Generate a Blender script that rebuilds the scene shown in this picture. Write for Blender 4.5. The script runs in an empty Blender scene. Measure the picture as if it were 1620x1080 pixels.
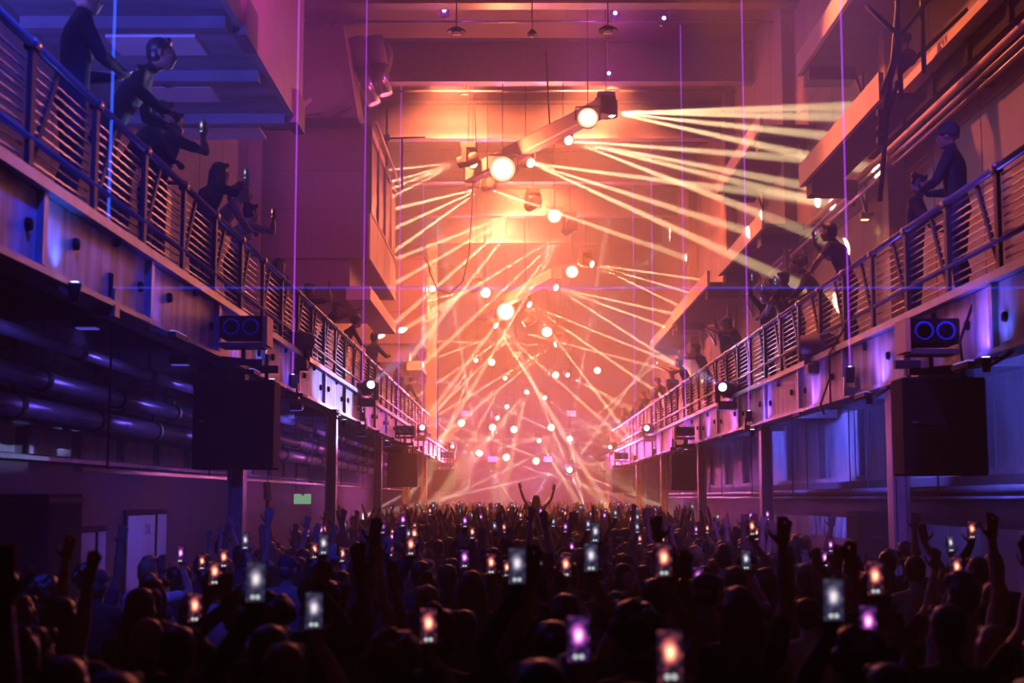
import bpy, bmesh, math, random
import numpy as np
from mathutils import Vector, Matrix, Euler, Quaternion

random.seed(7)
sc = bpy.context.scene
col = sc.collection
R = math.radians

# ------------------------------------------------------------------ camera
CZ = 2.3                                   # lens height, a little above the heads of the crowd
F = 2250.0                                 # focal length in pixels of the 1620 x 1080 frame
cam_data = bpy.data.cameras.new('camera')
cam = bpy.data.objects.new('camera', cam_data)
col.objects.link(cam)
sc.camera = cam
cam_data.lens = 50
cam_data.sensor_width = 36
cam_data.clip_end = 300
cam.location = (0, 0, CZ)
cam.rotation_euler = (R(90 + 6.24), 0, R(.178))
cam_data.dof.use_dof = True
cam_data.dof.focus_distance = 30
cam_data.dof.aperture_fstop = 2.2
CAM_M = cam.rotation_euler.to_matrix()

def at(px, py, Y):
    """Point of the hall seen at a pixel of the photograph, at Y metres down the hall."""
    d = CAM_M @ Vector(((px - 810) / F, -(py - 540) / F, -1))
    return Vector((0, 0, CZ)) + d * (Y / d.y)

# ------------------------------------------------------------------ world: black outside, haze inside the hall
world = bpy.data.worlds.new('haze_world')
sc.world = world
world.use_nodes = True
wn = world.node_tree
wn.nodes.clear()
w_out = wn.nodes.new('ShaderNodeOutputWorld')
w_bg = wn.nodes.new('ShaderNodeBackground')
w_bg.inputs['Color'].default_value = (0, 0, 0, 1)
w_bg.inputs['Strength'].default_value = 0
w_vol = wn.nodes.new('ShaderNodeVolumeScatter')
w_vol.inputs['Color'].default_value = (1, 1, 1, 1)
w_vol.inputs['Density'].default_value = .0135
w_vol.inputs['Anisotropy'].default_value = .0
wn.links.new(w_bg.outputs[0], w_out.inputs['Surface'])
wn.links.new(w_vol.outputs[0], w_out.inputs['Volume'])

# ------------------------------------------------------------------ picture settings
sc.view_settings.view_transform = 'Standard'
sc.view_settings.look = 'None'
sc.view_settings.gamma = 1
sc.view_settings.use_curve_mapping = False
sc.view_settings.exposure = 0
sc.cycles.max_bounces = 6
sc.cycles.diffuse_bounces = 2
sc.cycles.glossy_bounces = 2
sc.cycles.volume_bounces = 0
sc.cycles.transparent_max_bounces = 24
sc.cycles.use_denoising = True
sc.cycles.sample_clamp_indirect = 6
sc.cycles.blur_glossy = .5

# ------------------------------------------------------------------ added wash lights outside the frame
def lamp(kind, p, energy, color, radius=.1, to=None, angle=60, blend=.3, size=None, parent=None, name=None):
    d = bpy.data.lights.new(name or kind.lower() + '_light', kind)
    d.energy = energy
    d.color = color
    if kind in ('POINT', 'SPOT'):
        d.shadow_soft_size = radius
    if kind == 'SPOT':
        d.spot_size = R(angle)
        d.spot_blend = blend
    if kind == 'AREA':
        d.shape = 'RECTANGLE'
        d.size, d.size_y = size
    o = bpy.data.objects.new(d.name, d)
    col.objects.link(o)
    o.location = p
    if to is not None:
        o.rotation_euler = (Vector(to) - Vector(p)).to_track_quat('-Z', 'Y').to_euler()
    if parent is not None:
        o.parent = parent
        o.matrix_parent_inverse = Matrix.Translation(-parent.location)
    return o

VIOLET = (.34, .13, 1.0)
BLUE = (.05, .12, 1.0)
ORANGE = (1.0, .205, .075)
PINK = (1.0, .13, .30)
WARM = (1.0, .68, .34)
# unseen wash lights added to tint the gallery fronts, soffit, cabin and walls
lamp('SPOT', (2.4, 11.5, 7.6), 1500, (.24, .09, 1.0), .15, to=(4.4, 16, 3.8), angle=60, blend=.8, name='wash_light')
lamp('SPOT', (-1.9, 8.2, 7.2), 1300, (.02, .05, 1.0), .15, to=(-3.4, 11.0, 4.2), angle=70, blend=.8, name='wash_light')
lamp('SPOT', (-5.9, 8.5, 5.6), 6500, (.11, .10, 1.0), .2, to=(-5.0, 13.5, 8.9), angle=64, blend=.5, name='wash_light')
lamp('SPOT', (-1.6, 13.5, 11.2), 6500, (.95, .08, .60), .2, to=(-3.7, 19, 10.4), angle=42, blend=.7, name='wash_light')
lamp('SPOT', (-3.2, 25.5, 13.6), 1200, (.58, .05, .6), .2, to=(-5.0, 34.5, 9.0), angle=50, blend=.8, name='wash_light')
lamp('SPOT', (4.4, 11.5, 11.5), 2600, (.80, .06, .62), .2, to=(6.4, 14, 9.0), angle=50, blend=.7, name='wash_light')
lamp('SPOT', (.4, 23.5, 12.6), 1500, (1.0, .17, .09), .9, to=(.6, 42, 14.2), angle=85, blend=.6, name='wash_light')
lamp('SPOT', (2.0, 22.0, 12.2), 4500, ORANGE, .2, to=(6.4, 20.5, 8.2), angle=80, blend=.6, name='wash_light')

# ------------------------------------------------------------------ helpers: naming and meshes
def tag(o, label=None, cat=None, group=None, kind=None):
    if label: o['label'] = label
    if cat: o['category'] = cat
    if group: o['group'] = group
    if kind: o['kind'] = kind
    return o

def empty(name, loc=(0, 0, 0), rot=None):
    o = bpy.data.objects.new(name, None)
    o.empty_display_size = .1
    col.objects.link(o)
    o.location = loc
    if rot is not None:
        o.rotation_euler = rot
    return o

def thing(name, label, cat, loc=(0, 0, 0), rot=None, group=None, kind=None):
    return tag(empty(name, loc, rot), label, cat, group, kind)

def inst(name, mesh, parent=None, loc=(0, 0, 0), rot=None, scale=None):
    o = bpy.data.objects.new(name, mesh)
    col.objects.link(o)
    o.location = loc
    if rot is not None:
        if isinstance(rot, Quaternion):
            o.rotation_euler = rot.to_euler()
        else:
            o.rotation_euler = rot
    if scale is not None:
        o.scale = scale if hasattr(scale, '__len__') else (scale,) * 3
    if parent is not None:
        o.parent = parent
    return o

class MB:
    """Collects simple solids; build() links them as one mesh object."""
    def __init__(s):
        s.v = []; s.f = []; s.sm = []
    def add(s, vs, fs, smooth=False):
        n = len(s.v)
        s.v += [tuple(v) for v in vs]
        s.f += [tuple(i + n for i in f) for f in fs]
        s.sm += [smooth] * len(fs)
        return s
    def box(s, a, b):
        x0, x1 = sorted((a[0], b[0])); y0, y1 = sorted((a[1], b[1])); z0, z1 = sorted((a[2], b[2]))
        vs = [(x, y, z) for x in (x0, x1) for y in (y0, y1) for z in (z0, z1)]
        return s.add(vs, [(0, 1, 3, 2), (4, 6, 7, 5), (0, 4, 5, 1), (2, 3, 7, 6), (0, 2, 6, 4), (1, 5, 7, 3)])
    def boxc(s, c, d):
        return s.box([c[i] - d[i] / 2 for i in range(3)], [c[i] + d[i] / 2 for i in range(3)])
    def bar(s, p, q, w, h=None):
        """Square bar from p to q."""
        p, q = Vector(p), Vector(q)
        h = h or w
        d = (q - p).normalized()
        up = Vector((0, 0, 1)) if abs(d.z) < .95 else Vector((0, 1, 0))
        u = d.cross(up).normalized(); v = u.cross(d)
        vs = [e + u * a * w / 2 + v * b * h / 2 for e in (p, q) for a, b in ((-1, -1), (1, -1), (1, 1), (-1, 1))]
        return s.add(vs, [(0, 1, 2, 3), (7, 6, 5, 4), (0, 4, 5, 1), (1, 5, 6, 2), (2, 6, 7, 3), (3, 7, 4, 0)])
    def tube(s, pts, r, n=8, caps=True):
        """Round tube along a polyline; r may be a list."""
        pts = [Vector(p) for p in pts]
        rs = r if hasattr(r, '__len__') else [r] * len(pts)
        vs = []; fs = []
        prev = None
        for i, p in enumerate(pts):
            d = (pts[min(i + 1, len(pts) - 1)] - pts[max(i - 1, 0)]).normalized()
            if prev is None:
                up = Vector((0, 0, 1)) if abs(d.z) < .95 else Vector((0, 1, 0))
                u = d.cross(up).normalized()
            else:
                u = (prev - d * prev.dot(d)).normalized()
            prev = u
            v = d.cross(u)
            vs += [p + (u * math.cos(2 * math.pi * k / n) + v * math.sin(2 * math.pi * k / n)) * rs[i] for k in range(n)]
        m = len(pts)
        for i in range(m - 1):
            for k in range(n):
                a = i * n + k; b = i * n + (k + 1) % n
                fs.append((a, b, b + n, a + n))
        s.add(vs, fs, True)
        if caps:
            k0 = len(s.v) - m * n
            s.f += [tuple(k0 + k for k in reversed(range(n))), tuple(k0 + (m - 1) * n + k for k in range(n))]
            s.sm += [False, False]
        return s
    def lathe(s, prof, c=(0, 0, 0), axis=(0, 0, 1), n=16):
        """Solid of revolution; prof is [(distance along axis, radius), ...]."""
        c = Vector(c); ax = Vector(axis).normalized()
        up = Vector((0, 0, 1)) if abs(ax.z) < .9 else Vector((0, 1, 0))
        u = ax.cross(up).normalized(); v = ax.cross(u)
        vs = [c + ax * h + (u * math.cos(2 * math.pi * k / n) + v * math.sin(2 * math.pi * k / n)) * max(r, 1e-4)
              for h, r in prof for k in range(n)]
        fs = []
        for i in range(len(prof) - 1):
            for k in range(n):
                a = i * n + k; b = i * n + (k + 1) % n
                fs.append((a, b, b + n, a + n))
        fs.append(tuple(reversed(range(n))))
        fs.append(tuple((len(prof) - 1) * n + k for k in range(n)))
        return s.add(vs, fs, True)
    def prism(s, poly, axis, a, b):
        """Extrudes a polygon given in the two other axes from a to b along axis (0, 1 or 2)."""
        n = len(poly)
        def p3(u, v, w):
            q = [u, v]; q.insert(axis, w); return q
        vs = [p3(u, v, a) for u, v in poly] + [p3(u, v, b) for u, v in poly]
        fs = [tuple(range(n)), tuple(reversed(range(n, 2 * n)))] + [(i, (i + 1) % n, n + (i + 1) % n, n + i) for i in range(n)]
        return s.add(vs, fs)
    def mesh(s, name, mat=None, origin=(0, 0, 0), bevel=0):
        me = bpy.data.meshes.new(name)
        o = Vector(origin)
        me.from_pydata([Vector(v) - o for v in s.v], [], s.f)
        me.polygons.foreach_set('use_smooth', s.sm)
        bm = bmesh.new(); bm.from_mesh(me)
        if bevel:
            bmesh.ops.bevel(bm, geom=[e for e in bm.edges if e.is_manifold and e.calc_face_angle(0) > .6], offset=bevel, segments=1, affect='EDGES')
        bmesh.ops.recalc_face_normals(bm, faces=bm.faces)
        bm.to_mesh(me); bm.free()
        if mat is not None:
            me.materials.append(mat)
        return me
    def build(s, name, mat, parent=None, origin=None, bevel=0):
        """Vertices are in hall coordinates; the object sits at origin (or at its parent's place)."""
        if parent is not None:
            base = Vector(parent.location)
            if parent.parent: base = base + parent.parent.location
            o = bpy.data.objects.new(name, s.mesh(name, mat, base, bevel)); col.objects.link(o)
            o.parent = parent
        else:
            base = Vector(origin) if origin is not None else Vector((0, 0, 0))
            o = bpy.data.objects.new(name, s.mesh(name, mat, base, bevel)); col.objects.link(o)
            o.location = base
        return o

# ------------------------------------------------------------------ materials
def material(name, color, rough=.6, metal=0, var=0, scale=4, color2=None, bump=0, bump_scale=40, stretch=None, spec=.4, streak=False):
    m = bpy.data.materials.new(name)
    m.use_nodes = True
    nt = m.node_tree
    b = nt.nodes['Principled BSDF']
    b.inputs['Base Color'].default_value = (*color, 1)
    b.inputs['Roughness'].default_value = rough
    b.inputs['Metallic'].default_value = metal
    b.inputs['Specular IOR Level'].default_value = spec
    tc = nt.nodes.new('ShaderNodeTexCoord')
    mp = nt.nodes.new('ShaderNodeMapping')
    nt.links.new(tc.outputs['Object'], mp.inputs['Vector'])
    if stretch:
        mp.inputs['Scale'].default_value = stretch
    if var or color2:
        n = nt.nodes.new('ShaderNodeTexNoise')
        n.inputs['Scale'].default_value = scale
        n.inputs['Detail'].default_value = 5
        nt.links.new(mp.outputs[0], n.inputs['Vector'])
        r = nt.nodes.new('ShaderNodeValToRGB')
        c2 = color2 or tuple(max(0, c * (1 - var)) for c in color)
        r.color_ramp.elements[0].position = .36
        r.color_ramp.elements[1].position = .64
        r.color_ramp.elements[0].color = (*c2, 1)
        r.color_ramp.elements[1].color = (*color, 1)
        nt.links.new(n.outputs['Fac'], r.inputs['Fac'])
        nt.links.new(r.outputs['Color'], b.inputs['Base Color'])
    if bump:
        n2 = nt.nodes.new('ShaderNodeTexNoise')
        n2.inputs['Scale'].default_value = bump_scale
        nt.links.new(mp.outputs[0], n2.inputs['Vector'])
        bp = nt.nodes.new('ShaderNodeBump')
        bp.inputs['Strength'].default_value = bump
        bp.inputs['Distance'].default_value = .02
        nt.links.new(n2.outputs['Fac'], bp.inputs['Height'])
        nt.links.new(bp.outputs[0], b.inputs['Normal'])
    return m

def glow(name, color, strength):
    m = bpy.data.materials.new(name)
    m.use_nodes = True
    nt = m.node_tree
    nt.nodes.clear()
    o = nt.nodes.new('ShaderNodeOutputMaterial')
    e = nt.nodes.new('ShaderNodeEmission')
    e.inputs['Color'].default_value = (*color, 1)
    e.inputs['Strength'].default_value = strength
    nt.links.new(e.outputs[0], o.inputs['Surface'])
    return m

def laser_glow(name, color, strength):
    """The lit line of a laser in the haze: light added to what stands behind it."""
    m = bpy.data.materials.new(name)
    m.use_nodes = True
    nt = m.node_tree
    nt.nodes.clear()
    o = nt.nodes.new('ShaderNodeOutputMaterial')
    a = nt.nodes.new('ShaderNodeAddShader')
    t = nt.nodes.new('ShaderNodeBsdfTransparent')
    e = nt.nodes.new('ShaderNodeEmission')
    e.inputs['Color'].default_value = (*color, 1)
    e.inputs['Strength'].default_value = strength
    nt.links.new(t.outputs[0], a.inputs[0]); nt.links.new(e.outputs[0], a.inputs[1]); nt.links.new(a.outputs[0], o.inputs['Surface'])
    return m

MAT = dict(
    floor=material('dark_concrete', (.05, .045, .045), .7, var=.4, scale=2, bump=.2),
    ceiling=material('ceiling_paint', (.15, .11, .10), .8, var=.25, scale=1.5),
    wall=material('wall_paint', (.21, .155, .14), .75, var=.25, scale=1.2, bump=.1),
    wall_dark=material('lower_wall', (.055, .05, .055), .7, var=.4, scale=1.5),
    panel=material('pale_wall_panel', (.42, .38, .40), .55, var=.45, scale=2.5, stretch=(1, 1, .35), bump=.1),
    fascia=material('worn_steel_paint', (.62, .56, .58), .5, color2=(.14, .11, .12), scale=2.3, stretch=(1.6, 1.6, .35), bump=.15),
    flange=material('painted_steel', (.30, .30, .36), .4, metal=.3, var=.3, scale=5),
    steel=material('grey_steel', (.20, .17, .17), .4, metal=.5, var=.3, scale=6),
    column=material('column_paint', (.42, .38, .37), .45, var=.25, scale=5),
    rail=material('galvanised_rail', (.40, .37, .40), .35, metal=.75, var=.2, scale=20),
    slat=material('wire_mesh_metal', (.46, .40, .42), .35, metal=.7, var=.3, scale=30),
    black=material('matt_black', (.010, .010, .011), .85, var=.3, scale=10, spec=.12),
    cloth_black=material('speaker_cloth', (.008, .008, .009), .9, spec=.1, bump=.3, bump_scale=200),
    fixture=material('fixture_black', (.02, .02, .022), .6, var=.2, scale=10),
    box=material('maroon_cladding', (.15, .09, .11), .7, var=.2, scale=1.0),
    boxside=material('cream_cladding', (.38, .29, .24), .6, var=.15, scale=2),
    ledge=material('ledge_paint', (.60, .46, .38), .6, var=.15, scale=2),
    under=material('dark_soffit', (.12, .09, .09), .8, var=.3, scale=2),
    silver=material('bright_duct', (.75, .68, .62), .25, metal=.9, var=.15, scale=8),
    pipe=material('bare_pipe', (.40, .36, .40), .35, metal=.6, var=.3, scale=6, stretch=(1, .3, 1)),
    glass=material('dim_glass', (.06, .06, .08), .1, spec=.7),
    soffit=material('ceiling_slab', (.30, .30, .36), .6, color2=(.08, .08, .11), scale=.9, stretch=(.5, 1.6, 1)),
    sign=glow('green_sign_light', (.45, .9, .5), .6),
    white=material('white_sheet', (.8, .8, .82), .8, var=.08, scale=2),
    bracket=material('yellow_bracket', (.8, .42, .16), .5),
    hung=material('hung_fixture', (.12, .085, .075), .6, var=.2, scale=10),  # brown tint of the far haze put into the fixture colour
    cone=material('speaker_cone', (.04, .12, .75), .35, metal=.2),
)

# ================================================================== THE HALL
XR, XL = 4.4, -3.4                          # inner faces of the two gallery fronts
WR, WL = 6.4, -6.4                          # side walls
Y0, Y1 = 1.0, 76.0
ZC = 14.6                                   # ceiling
RB, RF, RM, RT = CZ + .296 * XR, CZ + .462 * XR, CZ + .534 * XR, CZ + .689 * XR     # right: beam foot, deck, mid rail, top rail
LB, LF, LM, LT = CZ + .464 * 3.4, CZ + .66 * 3.4, CZ + .745 * 3.4, CZ + .945 * 3.4  # left

tag(MB().box((-8.5, -2, -.2), (9, Y1 + 1, 0)).build('floor', MAT['floor']), 'dark concrete hall floor under the crowd', 'floor', kind='structure')
tag(MB().box((WL - .4, Y0, ZC), (WR + .4, Y1 + .3, ZC + .3)).build('ceiling', MAT['ceiling']), 'high painted ceiling of the hall', 'ceiling', kind='structure')
tag(MB().box((WL - .4, Y1, 0), (WR + .4, Y1 + .3, ZC)).build('wall_back', MAT['wall']), 'end wall behind the stage lost in haze', 'wall', kind='structure')

def side_wall(side, X, out):
    """Upper side wall: a backing and separate cladding panels with open joints, two tiers high."""
    sx = 1 if out > X else -1
    w = MB().box((X + .06 * sx, Y0, 4.2), (out, Y1, ZC)).build('wall_' + side, MAT['wall'])
    tag(w, ('upper right wall of tall cladding panels above the gallery' if side == 'right' else 'upper left wall of tall cladding panels behind the gallery'), 'wall', kind='structure')
    tiers = ((4.3, 7.6), (7.62, 10.9), (10.92, ZC - .02))
    me = [MB().box((0, 0, 0), (.055 * sx, 2.22, b - a)).mesh('panel', MAT['wall']) for a, b in tiers]
    y = Y0 + .2
    while y < 60:
        for (a, b), m in zip(tiers, me):
            inst('panel', m, w, (X + (.004 * sx if random.random() < .3 else 0), y, a))
        y += 2.25
    return w
wall_r = side_wall('right', WR, WR + .4)
wall_l = side_wall('left', WL, WL - .4)

for i in range(8):                          # cross beams under the ceiling
    y = 25.2 + 6.1 * i
    m = MB().box((WL, y, ZC - 1.15), (WR, y + .12, ZC)).box((WL, y - .16, ZC - 1.2), (WR, y + .28, ZC - 1.12)).box((WL, y - .16, ZC - .08), (WR, y + .28, ZC - .001))
    tag(m.build('ceiling_beam', MAT['steel'], origin=(0, y, ZC - 1.2)), 'deep steel cross beam under the ceiling, %s from the camera' % ('first second third fourth fifth sixth seventh eighth'.split()[i]), 'beam', 'ceiling cross beams', 'structure')
for i in range(7):
    y = 28.2 + 6.1 * i
    m = MB()
    m.tube([(WL, y, ZC - .55), (WR, y, ZC - .55)], .035, 6)
    o = tag(m.build('ceiling_pipe', MAT['pipe'], origin=(0, y, ZC - .55)), 'thin services pipe hung across the ceiling, %s from the camera' % ('first second third fourth fifth sixth seventh'.split()[i]), 'pipe', 'ceiling services pipes', 'structure')
    for x in (-4, -1.5, 1.2, 3.8):
        MB().tube([(x, y, ZC - .55), (x, y, ZC)], .012, 5).build('hanger', MAT['pipe'], o)

# ---------------------------------------------------------------- galleries
def gallery(side, X, out, zb, zf):
    sx = 1 if out > X else -1
    g = thing('gallery_' + side, '%s gallery with a worn riveted steel front on columns' % side, 'gallery', (X, Y0, zb), kind='structure')
    MB().box((X + .06 * sx, Y0, zf - .12), (out, Y1, zf)).build('deck', MAT['under'], g)
    MB().box((X + .06 * sx, Y0, zb + .05), (X + .09 * sx, Y1, zf - .12)).build('web', MAT['flange'], g)
    MB().box((X - .07 * sx, Y0, zf - .07), (X + .25 * sx, Y1, zf + .012)).build('top_flange', MAT['flange'], g)
    MB().box((X - .05 * sx, Y0, zb), (X + .25 * sx, Y1, zb + .05)).build('bottom_flange', MAT['flange'], g)
    pl = 2.96
    pm = MB().box((0, 0, 0), (.05 * sx, pl, zf - zb - .14)).mesh('fascia_panel', MAT['fascia'])
    rv = MB()
    rm = MB().boxc((0, 0, (zf - zb - .14) / 2), (.07, .09, zf - zb - .14)).mesh('stiffener', MAT['flange'])
    bolt = MB().lathe([(0, .05), (.035, .045), (.04, .02)], axis=(-sx, 0, 0), n=8).mesh('bolt', MAT['black'])
    y = Y0; k = 0
    while y < Y1 - 1:
        p = inst('fascia_panel', pm, g, (.01 * sx, y - Y0, .06))
        if y < 40:
            for a, b in ((.5, .3), (1.6, .52), (2.4, .25)):
                inst('bolt', bolt, p, (-.002 * sx, a + (k * .37 % .4), b))
        inst('stiffener', rm, g, (-.01 * sx, y - Y0 - .02, .06))
        y += 3.0; k += 1
    # joists under the deck
    jm = MB().box((0, -.05, -.26), (out - X - .3 * sx, .05, 0)).mesh('joist', MAT['under'])
    for k in range(24):
        inst('joist', jm, g, (.26 * sx, 2 + 3 * k, zf - .12 - zb))
    return g
gallery('right', XR, WR + .4, RB, RF)
gallery('left', XL, WL - .4, LB, LF)

ORD = 'nearest second third fourth fifth sixth seventh eighth ninth tenth eleventh twelfth'.split()
def columns(side, X, zb, ys):
    sx = 1 if X > 0 else -1
    m = MB()
    w, d = .2, .26
    m.box((-w / 2, -d / 2, 0), (-w / 2 + .03, d / 2, zb)).box((w / 2 - .03, -d / 2, 0), (w / 2, d / 2, zb)).box((-w / 2, -.012, 0), (w / 2, .012, zb))
    me = m.mesh('shaft', MAT['column'])
    base = MB().box((-.17, -.17, 0), (.17, .17, .03)).mesh('base_plate', MAT['steel'])
    cap = MB().box((-.15, -.15, zb - .025), (.15, .15, zb)).mesh('cap_plate', MAT['steel'])
    for i, y in enumerate(ys):
        c = thing('column', 'steel column under the %s gallery, %s from the camera' % (side, ORD[i]), 'column', (X + .14 * sx, y, 0), group='gallery columns', kind='structure')
        inst('shaft', me, c); inst('base_plate', base, c); inst('cap_plate', cap, c)
columns('right', XR, RB, [17 + 9 * i for i in range(7)])
columns('left', XL, LB, [18.1 + 9.2 * i for i in range(6)])

# ---------------------------------------------------------------- railings
def railing(side, X, zf, zm, zt):
    sx = 1 if X > 0 else -1
    g = thing('gallery_railing', 'tubular railing with wire slats and slanted braces along the %s gallery' % side, 'railing', (X, Y0, zf))
    MB().tube([(X, Y0, zt), (X, Y1 - 6, zt)], .036, 8).build('top_rail', MAT['rail'], g)
    MB().tube([(X, Y0, zm), (X, Y1 - 6, zm)], .026, 8).build('mid_rail', MAT['rail'], g)
    h = zt - zf
    post = MB().box((-.02, -.045, 0), (.02, .045, h - .02)).boxc((0, 0, h - .02), (.09, .12, .05)).mesh('post', MAT['fixture'])
    brace = MB().bar((.05 * sx, .08, 0), (.02 * sx, .62, h - .04), .03, .055).mesh('brace', MAT['fixture'])
    clamp = MB().lathe([(-.05, .05), (.05, .05)], axis=(0, 1, 0), n=8).mesh('clamp', MAT['rail'])
    step = 1.55
    L = step - .1
    slat = MB()
    n = 14
    for k in range(n):                      # a slightly rippled wire
        a, b = L * k / n, L * (k + 1) / n
        za, zb_ = (.0025 if k % 2 else -.0025), (-.0025 if k % 2 else .0025)
        slat.bar((0, a, za), (0, b, zb_), .012, .016)
    sm = slat.mesh('slat', MAT['slat'])
    rest = MB()
    zs = [zf + .07 + .078 * k for k in range(int((h - .12) / .078) + 1)]
    count = 0
    k = 0
    y = 5.2
    while y < Y1 - 8:
        if y < 48:
            inst('post', post, g, (0, y - Y0, 0)); inst('brace', brace, g, (0, y - Y0, 0)); inst('clamp', clamp, g, (0, y - Y0, zt - zf))
        else:
            rest.box((X - .02, y - .045, zf), (X + .02, y + .045, zt - .03)); rest.bar((X + .05 * sx, y + .08, zf), (X + .02 * sx, y + .62, zt - .04), .03, .055)
        for z in zs:
            if abs(z - zm) < .03: continue
            if y > 8 and count < 280:
                inst('slat', sm, g, (.035 * sx, y + .05 - Y0, z - zf)); count += 1
            else:
                rest.bar((X + .035 * sx, y + .05, z), (X + .035 * sx, y + .05 + L, z), .012, .016)
        y += step; k += 1
    o = rest.build('far_slats', MAT['slat'], g)
    o['kind'] = 'stuff'
    return g
railing('right', XR + .05, RF, RM, RT)
railing('left', XL - .05, LF, LM, LT)

# ---------------------------------------------------------------- right wall: ledges, trunking, pipes, scaffold
def ledge(x, ya, yb, zb, zt, label, xo=WR, near=True):
    t = thing('wall_ledge', label, 'ledge', (WR, ya, zb), group='service ledges on the right wall')
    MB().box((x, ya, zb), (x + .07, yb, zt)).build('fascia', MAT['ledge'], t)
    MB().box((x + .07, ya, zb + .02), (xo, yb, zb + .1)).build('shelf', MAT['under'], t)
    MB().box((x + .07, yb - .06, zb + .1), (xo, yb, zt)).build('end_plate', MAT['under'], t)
    for y in ((ya + .8, yb - .55) if near else (yb - .55,)):
        MB().box((x + .12, y, zb - .22), (x + .95, y + .5, zb + .02)).build('bracket_block', MAT['under'], t)
        m = MB().bar((x + 1.0, y + .25, zb), (WR - .02, y + .25, zb - .65), .05).bar((WR - .05, y + .25, zb), (WR - .05, y + .25, zb - .7), .05)
        m.build('strut', MAT['steel'], t)
ledge(5.2, 12.0, 25.7, CZ + 1.49 * 5.2, CZ + 1.565 * 5.2, 'highest orange-lit ledge on the right wall near the picture top')
ledge(5.2, 19.9, 25.7, CZ + 1.088 * 5.2, CZ + 1.166 * 5.2, 'broad orange-lit ledge on the right wall beside the scaffold tower', 5.88, False)
ledge(5.2, 29.7, 36.3, CZ + 1.088 * 5.2, CZ + 1.16 * 5.2, 'orange-lit ledge on the right wall above people with phones')
ledge(5.0, 36.9, 45.5, CZ + 1.10 * 5.0, CZ + 1.18 * 5.0, 'fourth right wall ledge, going back into the haze')
ledge(5.2, 47.0, 55.0, CZ + 1.09 * 5.2, CZ + 1.16 * 5.2, 'farthest right wall ledge, faint in the haze')
ledge(5.2, 29.7, 36.3, CZ + 1.5 * 5.2, CZ + 1.57 * 5.2, 'upper faint ledge on the right wall behind the light beams')

for i, y in enumerate((14.3, 23.2, 32.1, 41.0, 49.9)):
    tag(MB().box((WR - .28, y - .17, 4.3), (WR, y + .17, ZC)).build('pilaster', MAT['wall'], origin=(WR, y, 4.3)),
        'flat pilaster on the upper right wall, %s from the camera' % ORD[i], 'pilaster', 'right wall pilasters', 'structure')
for i, y in enumerate((24.6, 33.4, 43.5, 52)):
    tag(MB().box((WL, y - .17, 4.3), (WL + .28, y + .17, ZC)).build('pilaster', MAT['boxside'], origin=(WL, y, 4.3)),
        'flat pilaster on the upper left wall, %s from the camera' % ORD[i], 'pilaster', 'left wall pilasters', 'structure')

# rail, dark trunking and pipes running above the right gallery
tx = 5.9
MB_ = MB().box((tx, 6, CZ + 1.035 * tx), (tx + .14, 23.2, CZ + 1.035 * tx + .2)).box((tx - .06, 6, CZ + 1.035 * tx), (tx, 23.2, CZ + 1.035 * tx + .03))
tag(MB_.build('crane_rail', MAT['ledge'], origin=(tx, 6, CZ + 6)), 'long steel crane rail above the dark trunking on the right', 'rail')
t = thing('cable_trunking', 'dark boxed cable trunking running along the right wall', 'trunking', (6.05, 6, CZ + .955 * 6))
MB().box((6.05, 6, CZ + .962 * 6), (6.38, 24, CZ + 1.02 * 6)).build('casing', MAT['black'], t)
for k in range(11):
    MB().box((6.0, 7.2 + 1.6 * k, CZ + .962 * 6), (6.05, 7.3 + 1.6 * k, CZ + 1.016 * 6)).build('bracket', MAT['black'], t)
for i, (x, r, z, ye, lab) in enumerate(((6.15, .055, .925, 30, 'thick pale pipe under the dark trunking on the right wall'), (6.2, .035, .898, 34, 'middle thin pipe of the three on the right wall'), (6.22, .03, .875, 38, 'lowest thin pipe of the three on the right wall'))):
    t = thing('wall_pipe', lab, 'pipe', (x, 6, CZ + z * x), group='pipes along the right wall')
    MB().tube([(x, 6, CZ + z * x), (x, ye, CZ + z * x)], r, 8).build('tube', MAT['ledge'] if i == 0 else MAT['pipe'], t)
    for k in range(9):
        MB().boxc((x + .05, 8 + 2.6 * k, CZ + z * x), (.14, .05, 2.6 * r)).build('pipe_clip', MAT['fixture'], t)

# scaffold tower with a mirror ball
t = thing('scaffold_tower', 'thin dark scaffold poles with couplers beside the dark trunking', 'scaffold', (5.0, 19.4, RF))
sp = lambda a, b, r=.035: MB().tube([a, b], r, 6).build('pole', MAT['fixture'], t)
sy = 19.4
A, B_ = at(1388, 300, sy), at(1384, 120, sy)
for a, b in (((1392, 318), (1424, -40)), ((1388, 215), (1422, 72)), ((1426, 160), (1416, -60)), ((1462, 115), (1456, -60)), ((1420, 62), (1500, -40)), ((1422, 118), (1530, 15)), ((1394, 150), (1414, 92)), ((1420, 55), (1370, 8)), ((1398, 205), (1418, 138))):
    sp(at(*a, sy), at(*b, sy))
for p in ((1420, 68), (1434, 60), (1421, 135), (1394, 178), (1394, 205), (1394, 222)):
    q = at(*p, sy); MB().boxc(q, (.12, .12, .12)).build('coupler', MAT['fixture'], t, bevel=.02)
q = at(1437, 92, sy)
t = thing('mirror_ball', 'small dark mirror ball hanging in the scaffold tower', 'mirror ball', q)
bmx = bmesh.new(); bmesh.ops.create_icosphere(bmx, subdivisions=3, radius=.13); me = bpy.data.meshes.new('ball'); bmx.to_mesh(me); bmx.free(); me.materials.append(MAT['glass'])
inst('ball', me, t); MB().tube([q + Vector((0, 0, .12)), at(1436, 60, sy)], .008, 5).build('cord', MAT['black'], t)

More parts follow.
